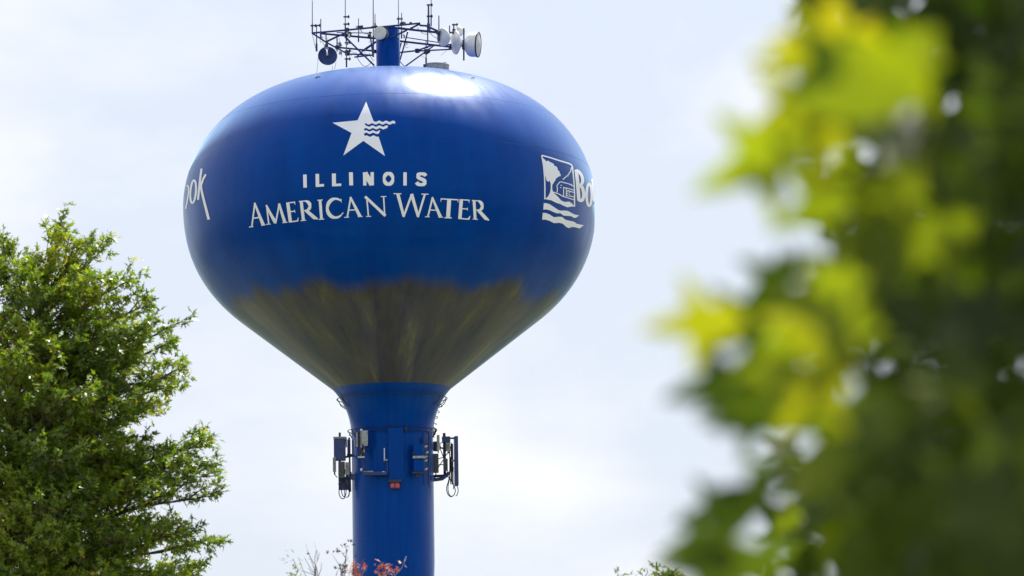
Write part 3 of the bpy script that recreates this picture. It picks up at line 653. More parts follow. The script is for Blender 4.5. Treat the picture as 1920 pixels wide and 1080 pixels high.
dish('open_dish', 'narrow white dish seen almost edge-on between dark posts', c4, ax4,
     [(.05, -.33), (.10, -.32), (r4 * .6, -.14), (r4, 0), (r4 * .99, .06)], [(r4 * .98, .062), (r4 * .6, .12), (.03, .15)], m_white, m_white, zt(1690, 490, .3), None, q)
c5 = zt(1640, 332, .9); r5 = 66 * KT; ax5 = Vector((-.97, .2, 0)).normalized()
dish('open_dish', 'small light grey cone dish pointing right, above the narrow white dish', c5, ax5,
     [(.04, -.30), (.08, -.29), (r5 * .9, -.05), (r5, 0), (r5 * .98, .04)], [(r5 * .97, .042), (.03, .06)], m_lgrey, m_lgrey, zt(1588, 340, .3), None, q)
c6 = zt(1712, 470, .2); r6 = 132 * KT; ax6 = Vector((.975, -.20, -.08)).normalized(); L6 = 128 * KT
def rim(t):
    m_ = MB(); m_.lathe([(r6 * 1.0, L6), (r6 * 1.04, L6 + .01), (r6 * 1.04, L6 + .06), (r6 * 1.0, L6 + .07)], c6, ax6, 40, caps=False); obj('rim', m_, m_dark, t)
dish('shrouded_dish', 'large white drum dish with deep shroud at the far right of the frame', c6, ax6,
     [(.12, -.02), (r6 * .55, .0), (r6 * .86, .12), (r6 * .97, .22), (r6, .34), (r6, L6)], [(r6 * .99, L6 + .002), (r6 * .99, L6 + .04), (r6 * .5, L6 + .10), (.05, L6 + .12)], m_white, m_lgrey, zt(1694, 480, .2), rim, q)
pp = thing('mounting_post', 'thick blue vertical post in front of the big white drum dish', 'post', zt(1692, 640, .1))
m_ = MB(); m_.tube([zt(1692, 300, .1), zt(1692, 640, .1)], 9 * KT, 12); obj('post_tube', m_, m_steel, pp)
for v in (440, 500): m_ = MB(); m_.box(zt(1697, v, .1), (.18, .22, .10)); obj('clamp', m_, m_dark, pp)
# roof hatch
hc = zt(1405, 780, .6); ht = thing('roof_hatch', 'low grey round hatch ring on the right of the tank roof', 'hatch', hc)
m_ = MB(); m_.lathe([(.605, -.25), (.605, .40), (.62, .42), (.60, .45), (.50, .47)], hc, (.02, 0, 1), 48); obj('hatch_wall', m_, m_radio, ht, sharp=30)
m_ = MB(); m_.box(hc + Vector((-.58, -.18, .10)), (.14, .2, .66)); obj('hinge_box', m_, m_dark, ht)
m_ = MB(); m_.tube([hc + Vector((.30, 0, .46)), hc + Vector((.34, 0, .55)), hc + Vector((.44, 0, .56)), hc + Vector((.48, 0, .50))], .018, 6); m_.tube([hc + Vector((.18, 0, .47)), hc + Vector((.26, 0, .53))], .03, 6); obj('latch', m_, m_dark, ht)
# tiny roof lugs
for (px, py) in ((885, 144), (596, 142)):
    p = surf(px, py + 3, 0.03); t = thing('roof_lug', 'small dark lifting lug on the ' + ('right' if px > 700 else 'left') + ' shoulder of the tank roof', 'lug', p, 'lifting lugs on the tank roof')
    m_ = MB(); m_.tube([p - Vector((.12, 0, .05)), p + Vector((0, 0, .0)), p + Vector((.13, 0, .0))], .02, 6); obj('eye', m_, m_dark, t)

# ------------------------------------------------------------------ gear round the shaft
RS = 75.5 * U
def arm(t, a, b, r=.05, m=m_dark, name='arm'):
    m_ = MB(); m_.tube([a, (a + b) / 2, b], r, 8); obj(name, m_, m, t)
def cableloop(t, pts, r=.022, m=m_cable, name='cable'):
    m_ = MB(); P_ = [zm(*p) for p in chaikin3(pts)]; m_.tube(P_, r, 6); obj(name, m_, m, t)
def chaikin3(p, n=3):
    for _ in range(n):
        q_ = [p[0]]
        for a, b in zip(p, p[1:]): q_ += [tuple(a[i] * .75 + b[i] * .25 for i in range(3)), tuple(a[i] * .25 + b[i] * .75 for i in range(3))]
        p = q_ + [p[-1]]
    return p
def bx(t, name, u0, v0, u1, v1, d, depth, m, rz=0.0):
    a, b = zm(u0, v0, d), zm(u1, v1, d); c = (a + b) / 2
    m_ = MB(); m_.box(c, (abs(b.x - a.x), depth, abs(a.z - b.z)), Matrix.Rotation(rz, 3, 'Z')); return obj(name, m_, m, t)
# left cluster
sd = -RS * .35
la = thing('panel_antenna', 'boxy blue panel antenna on the left of the shaft with cable loops below', 'panel antenna', zm(160, 620, sd), 'panel antennas around the shaft')
bx(la, 'panel', 112, 532, 208, 708, sd - .15, .28, m_steel)
bx(la, 'top_frame', 108, 516, 212, 530, sd - .15, .3, m_galv); bx(la, 'lower_panel', 150, 850, 246, 945, sd + .1, .16, m_steel)
m_ = MB(); m_.tube([zm(160, 480, sd), zm(160, 900, sd + .05)], .055, 10); obj('mast', m_, m_dark, la)
m_ = MB(); m_.tube([zm(212, 520, sd), zm(214, 600, sd)], .03, 8); obj('conduit', m_, m_dark, la)
for p_ in ([(160, 700, sd), (165, 900, sd), (150, 960, sd), (165, 1012, sd), (200, 1020, sd), (215, 950, sd), (200, 860, sd)], [(180, 800, sd - .1), (170, 940, sd - .1), (185, 1000, sd - .1), (205, 1000, sd), (190, 900, sd), (200, 800, sd)],
           [(225, 860, sd), (240, 950, sd), (235, 1000, sd), (210, 1005, sd)], [(125, 780, sd), (118, 820, sd), (140, 845, sd)], [(170, 850, sd - .1), (215, 900, sd - .1), (240, 960, sd - .1), (228, 1000, sd - .1)]): cableloop(la, p_)
sl = thing('panel_antenna', 'narrow dark blue panel antenna squeezed between left boxy panel and shaft', 'panel antenna', zm(235, 600, sd + .6), 'panel antennas around the shaft')
bx(sl, 'panel', 222, 538, 247, 662, sd + .6, .4, m_steel); arm(sl, zm(235, 660, sd + .6), zm(300, 668, sd + .6), .05); bx(sl, 'bracket', 218, 655, 282, 674, sd + .5, .2, m_dark)
m_ = MB(); m_.tube([zm(236, 520, sd + .6), zm(246, 960, sd + .6)], .045, 8); obj('mast', m_, m_steel, sl)
def radio(label, u0, v0, u1, v1, d, m=m_radio, depth=.22):
    t = thing('remote_radio', label, 'radio unit', zm((u0 + u1) / 2, v1, d), 'radio units around the shaft')
    bx(t, 'casing', u0, v0, u1, v1, d, depth, m)
    for k in range(3):
        f = (k + 1) / 4; bx(t, 'cooling_fin', u0 + (u1 - u0) * f - 1.3, v0 + 6, u0 + (u1 - u0) * f + 1.3, v1 - 6, d - depth / 2 - .02, .05, m)
    m_ = MB(); c = zm((u0 + u1) / 2, v1, d); m_.tube([c, c + Vector((0, 0, -.14))], .03, 6); obj('connector', m_, m_cable, t)
    return t
radio('light grey rounded radio at the lower left edge of the left cluster', 104, 682, 130, 798, sd - .3)
radio('grey radio box beneath the right side of the left boxy panel', 204, 722, 240, 822, sd - .3)
radio('dark grey radio stack in the middle of the left cluster', 148, 716, 202, 848, sd - .15, mottled('dark casing', (0.045, 0.05, 0.06), (0.12, 0.13, 0.15), 8, .5))
lb = thing('mounting_bracket', 'dark blue angled arm joining the left antenna cluster to the shaft', 'bracket', zm(270, 850, sd), 'antenna arms on the shaft')
arm(lb, zm(150, 860, sd), zm(262, 840, sd), .07, m_steel); m_ = MB(); m_.box(zm(275, 845, sd + .1), (.36, .5, .26), Matrix.Rotation(.4, 3, 'Y')); obj('gusset', m_, m_steel, lb); arm(lb, zm(200, 680, sd), zm(262, 668, sd + .2), .05); arm(lb, zm(150, 900, sd), zm(255, 800, sd), .045, m_steel, 'brace')
arm(lb, zm(176, 720, sd), zm(240, 900, sd), .04, m_dark, 'brace')
# equipment on the front left of the shaft
def on_shaft(u, out=0.0):
    """depth of the shaft surface in front of zoom column u, pushed outwards"""
    x = zm(u, 700, 0).x - TX; r = RS + out; return -math.sqrt(max(r * r - x * x, .01))
fp = thing('panel_antenna', 'pale grey panel antenna on the front left of the shaft', 'panel antenna', zm(364, 590, on_shaft(364, .55)), 'panel antennas around the shaft')
d0 = on_shaft(350, .6)
bx(fp, 'panel', 340, 464, 388, 574, d0, .14, m_radio); bx(fp, 'lower_cap', 352, 572, 386, 588, d0, .12, m_galv); bx(fp, 'bracket', 352, 596, 362, 640, d0 + .1, .1, m_galv)
m_ = MB(); m_.tube([zm(335, 458, d0 + .1), zm(336, 680, d0 + .1)], .042, 8); obj('mast', m_, m_radio, fp)
m_ = MB(); m_.lathe([(.01, -.06), (.05, -.04), (.06, 0), (.05, .04), (.01, .06)], zm(335, 458, d0), (0, 0, 1), 12); obj('mast_cap', m_, m_white, fp)
bx(fp, 'foot', 306, 674, 362, 684, d0, .14, m_lgrey)
for p_ in ([(338, 600, d0), (330, 640, d0), (345, 670, d0), (335, 700, d0 + .1)], [(350, 690, d0 + .2), (372, 740, d0 + .2), (360, 780, d0 + .2)], [(308, 690, d0 + .2), (322, 760, d0 + .2), (350, 790, d0 + .2), (430, 802, d0 + .25)], [(345, 590, d0), (368, 620, d0), (392, 634, d0 + .3)]): cableloop(fp, p_, .028)
f2 = thing('panel_antenna', 'thin pale antenna strip left of the pale grey panel on the shaft', 'panel antenna', zm(300, 590, d0 + .2), 'panel antennas around the shaft')
bx(f2, 'panel', 294, 480, 306, 596, d0 + .2, .18, m_radio); bx(f2, 'side_panel', 278, 540, 288, 600, d0 + .5, .2, m_radio); bx(f2, 'mount', 308, 478, 330, 600, d0 + .3, .2, m_dark)
radio('dark blue radio behind the pale grey panel on the shaft', 318, 600, 350, 668, d0 + .2, m_dark)
sh = thing('shelf_bracket', 'long dark horizontal bracket with light edge on the front left of the shaft', 'bracket', zm(460, 820, on_shaft(460, .3)), 'antenna arms on the shaft')
d1 = on_shaft(470, .3); bx(sh, 'bar', 352, 800, 548, 826, d1, .5, m_steel); bx(sh, 'edge', 352, 792, 430, 799, d1 - .22, .06, m_galv); bx(sh, 'edge', 505, 795, 524, 800, d1 - .24, .06, m_lgrey)
bx(sh, 'joint', 326, 770, 344, 790, d1 - .1, .1, m_lgrey)
wp = thing('stub_antenna', 'short white upright rod on a small foot on the front of the shaft', 'antenna', zm(522, 708, on_shaft(522, .3)))
d2 = on_shaft(522, .32); m_ = MB(); m_.tube([zm(521, 606, d2), zm(522, 704, d2)], .026, 8); obj('rod', m_, m_white, wp); bx(wp, 'foot', 516, 698, 548, 709, d2 + .05, .2, m_galv)
m_ = MB(); m_.tube([zm(545, 710, d2 + .1), zm(545, 800, d2 + .1)], .03, 8); obj('conduit', m_, m_steel, wp)
# central panel and red lamp
cpn = thing('panel_antenna', 'tall flat blue panel antenna on the front of the shaft above red lamp', 'panel antenna', zm(612, 860, on_shaft(612, .25)), 'panel antennas around the shaft')
d3 = on_shaft(612, .10); bx(cpn, 'panel', 552, 442, 678, 862, d3, .10, m_blue); bx(cpn, 'lower_cap', 556, 862, 662, 884, d3 - .05, .3, m_dark)
bx(cpn, 'upper_clip', 688, 436, 704, 470, on_shaft(695, .05), .1, m_dark)
rlp = thing('obstruction_lamp', 'small red obstruction lamp under the central blue panel', 'lamp', zm(609, 930, d3 - .1))
bx(rlp, 'lens', 572, 892, 606, 928, d3 - .1, .16, m_red); bx(rlp, 'lens', 610, 892, 644, 928, d3 - .1, .16, m_red); bx(rlp, 'cap', 585, 882, 640, 894, d3 - .08, .2, m_dark); bx(rlp, 'base', 576, 929, 642, 934, d3 - .08, .18, m_dark)
# front right equipment
d4 = on_shaft(800, .35)
er = thing('equipment_box', 'blue equipment box with a grey ledge on the front right of the shaft', 'box', zm(800, 690, d4))
bx(er, 'upper_box', 756, 572, 838, 672, d4, .34, m_blue); bx(er, 'ledge', 752, 672, 850, 690, d4 - .06, .42, m_radio); bx(er, 'bracket', 748, 640, 768, 656, d4 - .1, .3, m_dark)
er = thing('equipment_box', 'lower blue equipment box under the ledge on the front right of the shaft', 'box', zm(800, 808, d4))
bx(er, 'casing', 758, 698, 846, 800, d4, .36, m_blue); bx(er, 'base', 748, 800, 852, 815, d4 - .03, .44, m_dark); bx(er, 'drain', 774, 814, 800, 838, d4 - .02, .16, m_dark)
ins = thing('cable_ladder', 'vertical cable ladder with four pale insulators near the right of the shaft', 'cable ladder', zm(862, 780, on_shaft(862, .15)))
d5 = on_shaft(862, .2)
bx(ins, 'rail', 842, 520, 850, 800, d5, .08, m_steel); bx(ins, 'rail', 874, 500, 882, 810, d5 + .1, .08, m_steel); bx(ins, 'rung', 838, 570, 880, 577, d5, .1, m_dark); bx(ins, 'rung', 842, 696, 895, 704, d5 - .05, .1, m_dark)
for (u_, v_) in ((858, 592), (868, 640), (858, 676), (858, 706), (860, 775)):
    m_ = MB(); m_.lathe([(.015, -.08), (.045, -.06), (.055, 0), (.04, .06), (.01, .08)], zm(u_, v_, d5 - .12), (.9, -.2, .35), 10); obj('insulator', m_, m_lgrey, ins)
arm(ins, zm(885, 470, d5 + .2), zm(880, 900, d5 + .2), .05, m_steel, 'conduit')
# right cluster
rdp = .1
ra = thing('panel_antenna', 'tall slim blue panel antenna at the far right of the right cluster', 'panel antenna', zm(1104, 912, rdp), 'panel antennas around the shaft')
bx(ra, 'panel', 1086, 512, 1120, 912, rdp, .5, m_steel, .12); m_ = MB(); m_.tube([zm(1070, 570, rdp), zm(1074, 900, rdp)], .05, 8); obj('mast', m_, m_dark, ra)
bx(ra, 'clamp', 1052, 520, 1088, 532, rdp, .12, m_dark); bx(ra, 'clamp', 1060, 700, 1090, 714, rdp, .12, m_galv)
for p_ in ([(1070, 640, rdp), (1060, 780, rdp), (1040, 880, rdp), (1022, 930, rdp), (1035, 985, rdp), (1065, 1005, rdp), (1090, 980, rdp)], [(1085, 910, rdp), (1100, 950, rdp), (1085, 990, rdp), (1060, 1000, rdp), (1040, 970, rdp), (1035, 920, rdp), (1050, 850, rdp)],
           [(1110, 905, rdp), (1122, 950, rdp), (1112, 985, rdp), (1100, 995, rdp)], [(1080, 760, rdp), (1078, 860, rdp), (1084, 940, rdp)], [(1045, 640, rdp), (1060, 700, rdp), (1050, 820, rdp), (1060, 900, rdp)], [(1060, 590, rdp), (1045, 650, rdp), (1062, 720, rdp), (1048, 800, rdp)]): cableloop(ra, p_)
bx(ra, 'connector', 1072, 800, 1082, 890, rdp - .1, .1, m_galv)
sp = thing('support_mast', 'dark mast and curved arms holding the right antenna cluster', 'mast', zm(1010, 840, rdp), 'antenna arms on the shaft')
m_ = MB(); m_.tube([zm(1006, 484, rdp), zm(1012, 850, rdp)], .07, 10); obj('mast', m_, m_dark, sp)
m_ = MB(); m_.tube([zm(895, 850, 0), zm(940, 862, 0), zm(990, 855, 0), zm(1030, 825, 0), zm(1045, 800, 0)], .085, 8); obj('arm', m_, m_steel, sp)
m_ = MB(); m_.tube([zm(895, 835, .2), zm(1010, 830, .1)], .07, 8); obj('arm', m_, m_dark, sp)
arm(sp, zm(890, 716, .1), zm(960, 722, .1), .045); arm(sp, zm(900, 880, .1), zm(1000, 850, .1), .03, m_cable)
for a, b in (((970, 600), (1004, 690)), ((1010, 640), (1065, 590)), ((940, 700), (1000, 680)), ((960, 740), (1010, 740)), ((1005, 680), (1060, 620)), ((985, 530), (1040, 520)), ((1000, 700), (960, 760)), ((908, 540), (908, 850)), ((912, 600), (990, 560)), ((1030, 830), (1075, 880)), ((1050, 560), (1052, 860)), ((1062, 560), (1064, 880))):
    arm(sp, zm(*a, .05), zm(*b, .05), .022, m_cable, 'cable')
for p_ in ([(930, 230, .1), (965, 240, .1), (992, 262, .1), (985, 275, .1), (950, 262, .1)], [(930, 295, .1), (955, 300, .1), (972, 316, .1), (950, 322, .1)], [(922, 345, .1), (950, 350, .1), (954, 362, .1), (930, 366, .1), (926, 352, .1)], [(905, 398, .1), (948, 410, .1), (936, 418, .1)], [(908, 500, .1), (925, 455, .1), (942, 445, .1), (915, 500, .1)], [(905, 430, .1), (935, 445, .1), (945, 455, .1)], [(903, 470, .1), (910, 510, .1), (930, 520, .1)]): cableloop(sp, p_, .018)
radio('pale upright radio closest to the shaft at the top of the right cluster', 946, 500, 970, 622, rdp - .2, m_lgrey)
radio('blue radio box at the top of the right cluster', 988, 514, 1056, 560, rdp - .2, m_steel, .35)
radio('light grey finned radio under the blue box of the right cluster', 1018, 562, 1056, 626, rdp - .25, m_galv)
radio('dark rectangular radio hanging against the sky right beside the shaft', 916, 652, 962, 806, rdp - .1, mottled('dark casing', (0.05, 0.055, 0.065), (0.12, 0.13, 0.15), 8, .5))
radio('dark slim radio in the middle of the right cluster', 1000, 692, 1036, 792, rdp - .2, mottled('dark casing', (0.04, 0.045, 0.055), (0.13, 0.14, 0.16), 8, .5))
rd_ = thing('round_dish', 'small round dark blue dish behind the right cluster', 'dish antenna', zm(935, 590, .5))
m_ = MB(); m_.lathe([(.03, -.12), (.2, -.08), (.25, 0), (.24, .04), (.03, .05)], zm(937, 592, .4), (.2, -.97, 0), 28); obj('shell', m_, m_steel, rd_); arm(rd_, zm(937, 592, .4), zm(1004, 610, .3), .04)

# ------------------------------------------------------------------ trees
m_bark = mottled('grey bark', (0.09, 0.075, 0.06), (0.24, 0.215, 0.18), 5.0, 0.9, detail=8, bump=.6, spec=.1, stretch=(1, 1, .3))
m_twig = mottled('twig bark', (0.05, 0.038, 0.028), (0.12, 0.10, 0.08), 8.0, 0.9, spec=.1)
m_oak = leaf_mat('oak leaves', [(0, (0.026, 0.045, 0.008)), (0.35, (0.085, 0.14, 0.014)), (0.7, (0.19, 0.245, 0.025)), (1, (0.33, 0.27, 0.045))], (2.3, 2.5, 0.6), 0.30, 0.42)
m_fore = leaf_mat('maple leaves', [(0, (0.014, 0.028, 0.006)), (0.45, (0.045, 0.072, 0.008)), (0.8, (0.15, 0.19, 0.008)), (1, (0.27, 0.25, 0.012))], (2.5, 2.5, 0.3), 0.44, 0.60)
def rot_about(v, ax, a): return Matrix.Rotation(a, 3, ax) @ v
def deciduous(t, trunk_pts, trunk_r, tips, rg, leafsize, m_leaf, shape, twig_leaves=14, sec_gap=.34, seclen=.42):
    """tips: list of (index position 0..1 along the trunk, tip point). Adds trunk, branch parts, leaves part."""
    loc = wloc(t); m_ = MB(); n = len(trunk_pts); m_.tube(trunk_pts, [trunk_r * (1 - .85 * i / (n - 1)) for i in range(n)], 12); obj('trunk', m_, m_bark, t)
    LP, LF = [], []
    def tpos(f):
        x = f * (n - 1); i = min(int(x), n - 2); return trunk_pts[i].lerp(trunk_pts[i + 1], x - i)
    def leafy(a, b, cnt):
        d = (b - a)
        for k in range(cnt):
            f = rg.uniform(0, 1) ** .6 * 1.08; p = a + d * f + Vector((rg.gauss(0, .028), rg.gauss(0, .028), rg.gauss(0, .022)))
            LP.append(p - loc); LF.append(d.normalized())
    for f0, tip in tips:
        s = tpos(f0); ln = (tip - s).length; br = MB(); k = 8; pts = []
        h = Vector((tip.x - s.x, tip.y - s.y, 0)); bow = .10 * ln
        side = Vector((-h.y, h.x, 0)).normalized() * rg.uniform(-.08, .08) * ln
        for i in range(k + 1):
            q = i / k; pts.append(s.lerp(tip, q) + Vector((0, 0, bow * math.sin(math.pi * q) * .5)) + side * math.sin(math.pi * q) + Vector((rg.gauss(0, .02), rg.gauss(0, .02), rg.gauss(0, .02))) * (1 if 0 < i < k else 0))
        r0 = .012 + .011 * ln; br.tube(pts, [r0 * (1 - .85 * i / k) for i in range(k + 1)], 6)
        ns = max(4, int(ln / sec_gap * 1.7)); sg = 1
        for j in range(ns):
            q = .22 + .76 * (j + rg.uniform(-.3, .3)) / ns; q = min(max(q, .15), .98); x = q * k; i = min(int(x), k - 1); p = pts[i].lerp(pts[i + 1], x - i); dr = (pts[i + 1] - pts[i]).normalized()
            sg = -sg; up = Vector((0, 0, 1)); lat = dr.cross(up).normalized() * sg
            sdv = (dr * rg.uniform(.5, 1.0) + lat * rg.uniform(.4, 1.0) + up * rg.uniform(-.15, .55)).normalized()
            sl = (seclen * (1 - q) * ln * .9 + .34) * rg.uniform(.6, 1.1); e = p + sdv * sl; mid = (p + e) / 2 + up * .05 * sl
            br.tube([p, mid, e], [r0 * .4, r0 * .25, .004], 4, cap=False)
            nt_ = max(2, int(sl / .19))
            for w in range(nt_):
                qq = .25 + .75 * (w + .5) / nt_; pp_ = p.lerp(e, qq) + up * .03 * sl
                td = (sdv * rg.uniform(.5, 1.1) + Vector((rg.gauss(0, .6), rg.gauss(0, .6), rg.gauss(.12, .42)))).normalized(); tl = rg.uniform(.14, .30); te = pp_ + td * tl
                br.tube([pp_, te], [.005, .002], 3, cap=False); leafy(pp_, te, twig_leaves)
            leafy(mid, e + sdv * .06, int(twig_leaves * 1.3))
        leafy(pts[-3], pts[-1], twig_leaves * 2)
        obj('branch', br, m_twig, t, sharp=80)
    LPa = np.array([tuple(p) for p in LP]); D = np.array([tuple(p) for p in LF]); N = len(LPa)
    nr = NR.normal(size=(N, 3)) * .75; nr[:, 2] += .85; nr /= np.linalg.norm(nr, axis=1)[:, None]
    tt = D + NR.normal(size=(N, 3)) * .7 + np.array([0, 0, -.15]); tt -= nr * (tt * nr).sum(1)[:, None]; tt /= np.linalg.norm(tt, axis=1)[:, None]
    fr_ = np.stack([np.cross(tt, nr), tt, nr], axis=2)
    # tint drifts from spray to spray, as on a real crown
    base = .45 + .25 * np.sin(LPa[:, 0] * 2.1 + LPa[:, 2] * 1.3) * np.sin(LPa[:, 1] * 1.7 + LPa[:, 2] * .9)
    tint = np.clip(base + NR.normal(0, .17, N) + (NR.random(N) < .03) * .5, 0, 1)
    V, T, ti = scatter(*shape, LPa, fr_, leafsize * NR.uniform(.65, 1.15, N), tint)
    o = point_mesh('leaves', V, T, ti, m_leaf, t, 'stuff'); return N

TY1 = 50.0
tb = at(-12, 540, TY1); tb.z = 0
lt_ = thing('oak_tree', 'tall leafy green tree with sunlit pointed sprays at the left edge', 'tree', tb)
tp = [Vector((tb.x, TY1, 0)), at(-8, 1300, TY1), at(10, 1060, TY1), at(35, 900, TY1), at(22, 760, TY1), at(60, 630, TY1), at(88, 520, TY1), at(108, 446, TY1)]
tp[1].z = 2.2
rg = random.Random(5)
tips = []
for px, py, f, d in [(108, 408, .93, 0), (196, 442, .84, .3), (243, 500, .78, -.2), (155, 425, .88, -.3), (283, 548, .74, .2), (315, 592, .70, 0), (312, 640, .66, -.4), (335, 712, .60, .2), (322, 700, .62, -.6),
                     (300, 762, .56, .5), (390, 828, .50, 0), (408, 884, .46, .3), (396, 922, .42, -.3), (370, 856, .48, -.8), (404, 1008, .38, .2), (350, 985, .38, -.7), (378, 1060, .33, .4), (300, 900, .46, -1.2), (15, 436, .86, 0), (48, 470, .84, -.4), (-40, 440, .84, .3), (235, 590, .70, -.9), (180, 520, .78, -.7), (120, 640, .66, -1.6), (60, 700, .60, -1.9), (210, 740, .56, -1.5), (150, 850, .48, -2.0), (250, 1000, .38, -1.7), (60, 960, .38, -2.3), (60, 820, .48, -2.1), (130, 470, .84, -.3), (90, 530, .76, -.9), (320, 1075, .33, -.9), (20, 560, .72, -1.1),
                     (40, 640, .64, -1.6), (10, 600, .68, -1.2), (170, 660, .62, -1.3), (100, 760, .54, -1.8), (20, 760, .54, -1.7), (190, 930, .42, -1.9), (110, 900, .44, -2.2), (20, 880, .44, -2.2), (120, 1040, .36, -2.4), (200, 1070, .34, -1.9), (30, 1060, .36, -2.4), (250, 840, .48, -1.2), (255, 660, .62, -.6)]:
    tips.append((max(f - .13, .15), at(px, py + (22 if py < 620 else 8), TY1 + d)))
env = [(9.3, .2), (9.1, .6), (8.8, 1.1), (8.4, 1.8), (7.6, 2.2), (6.4, 2.7), (5.4, 2.9), (4.5, 3.0), (3.2, 2.7), (2.2, 2.0)]
for i in range(86):
    z = 2.6 + 6.65 * ((i + .5) / 86) ** .9; a = i * 2.39996 + rg.uniform(-.3, .3)
    for (z1, r1_), (z2, r2_) in zip(env, env[1:]):
        if z2 <= z <= z1: rr = r2_ + (r1_ - r2_) * (z - z2) / (z1 - z2)
    if math.cos(a) > .35: rr *= .70
    rr *= rg.uniform(.7, 1.0); ax = np.interp(z, [0, 10], [tp[0].x, tp[-1].x])
    f = float(np.interp(z - .75 * rr, [p.z for p in tp], [j / 7 for j in range(8)])); tips.append((max(f, .16), Vector((ax + rr * math.cos(a), TY1 + rr * math.sin(a), z))))
nl_ = deciduous(lt_, tp, .15, tips, rg, .128, m_oak, OAK, 15)
print('oak leaves', nl_)

# small trees whose tops reach into the bottom of the picture
def sapling(name, label, cat, px, dist, stems, leafm, shape, lsize, leaves, spread=.05, bare=0.0, tintr=(0, 1), group=None, bark=None):
    """stems: (top px, top py, start height share); leaves: list of (px, py, count)"""
    b = at(px, 540, dist); b.z = 0; t = thing(name, label, cat, b, group); hub = at(px, 1150, dist)
    m_ = MB(); m_.tube([b, b.lerp(hub, .5) + Vector((.05, .05, 0)), hub], [.05, .03, .008], 8); obj('trunk', m_, bark or m_bark, t)
    for st in stems:
        pts = [hub - Vector((0, 0, rnd.uniform(0, .3)))] + [at(*q, dist + rnd.uniform(-.2, .2)) for q in st]; m_ = MB(); k = len(pts); m_.tube(pts, [.0062 * (1 - .6 * i / (k - 1)) for i in range(k)], 6, cap=False); obj('branch', m_, bark or m_twig, t)
    LP = []; SZ = []
    for x, y, c in leaves:
        p0 = at(x, y, dist)
        for _ in range(c): LP.append(tuple(p0 - b + Vector((rnd.gauss(0, spread), rnd.gauss(0, spread), rnd.gauss(0, spread * .7)))))
    if LP:
        LPa = np.array(LP); n = len(LPa); V, T, ti = scatter(*shape, LPa, rand_frames(n, .3), lsize * NR.uniform(.6, 1.1, n), NR.uniform(tintr[0], tintr[1], n)); point_mesh('leaves', V, T, ti, leafm, t, 'stuff')
    return t
def z7(u, v): return (530 + u / 6.4, 980 + v / 6.4)
m_seed = leaf_mat('dark dry leaves', [(0, (0.02, 0.02, 0.03)), (1, (0.06, 0.055, 0.05))], (1, 1, 1), .15, .6)
m_orange = leaf_mat('orange blossom', [(0, (0.20, 0.045, 0.015)), (.6, (0.36, 0.085, 0.025)), (1, (0.45, 0.20, 0.12))], (1.4, 1, .8), .3, .5)
m_green2 = leaf_mat('shrub leaves', [(0, (0.03, 0.06, 0.012)), (.6, (0.09, 0.14, 0.015)), (1, (0.22, 0.20, 0.03))], (2.0, 2.0, .7), .4, .45)
m_pale = mottled('pale grey twigs', (0.16, 0.15, 0.17), (0.26, 0.25, 0.28), 8, .8)
sapling('bare_sapling', 'slender leafless young tree with pale twigs left of the shaft', 'young tree', 592, 42,
        [[z7(390, 560), z7(385, 420), z7(405, 330), z7(380, 235)], [z7(420, 600), z7(395, 500), z7(430, 420), z7(443, 360)], [z7(400, 640), z7(330, 540), z7(262, 420)], [z7(380, 640), z7(350, 600), z7(310, 545)], [z7(430, 640), z7(460, 560), z7(468, 480)],
         [z7(400, 520), z7(340, 430), z7(300, 340), z7(280, 250)], [z7(280, 640), z7(240, 560), z7(188, 415)], [z7(400, 640), z7(300, 600), z7(218, 575)], [z7(395, 500), z7(415, 440), z7(412, 330)], [z7(380, 560), z7(340, 440), z7(308, 435)]],
        m_seed, MAPLE, .05, [(*z7(308, 436), 2)], bark=m_pale)
sapling('seed_pod_sapling', 'thin young tree with small dark leaf tufts against the sky beside shaft', 'young tree', 642, 43,
        [[z7(710, 640), z7(712, 560), z7(750, 450), z7(765, 370), z7(765, 280)], [z7(700, 560), z7(660, 480), z7(590, 370)], [z7(755, 420), z7(720, 370), z7(700, 350), z7(650, 335)], [z7(700, 600), z7(690, 540), z7(730, 500), z7(790, 415)], [z7(640, 640), z7(655, 590), z7(690, 530)], [z7(765, 320), z7(735, 250)], [z7(795, 640), z7(815, 580), z7(812, 500)], [z7(725, 505), z7(765, 510)]],
        m_seed, MAPLE, .065, [(*z7(728, 250), 3), (*z7(763, 275), 6), (*z7(587, 350), 3), (*z7(655, 335), 6), (*z7(705, 345), 3), (*z7(792, 415), 4), (*z7(690, 535), 14), (*z7(765, 512), 3), (*z7(812, 500), 2), (*z7(765, 370), 2), (*z7(735, 505), 3), (*z7(620, 635), 4), (*z7(815, 590), 5)], spread=.035, bark=m_pale)
sapling('leafy_sapling', 'yellow-green leaf sprig at the bottom, leftmost of the low plants', 'young tree', 556, 41,
        [[z7(150, 640), z7(185, 580), z7(155, 500), z7(118, 430)], [z7(140, 660), z7(150, 620)]], m_green2, OAK, .085, [(*z7(118, 420), 8), (*z7(155, 495), 4), (*z7(188, 578), 2), (*z7(150, 625), 9), (*z7(130, 640), 6)], spread=.045, tintr=(.1, .8))
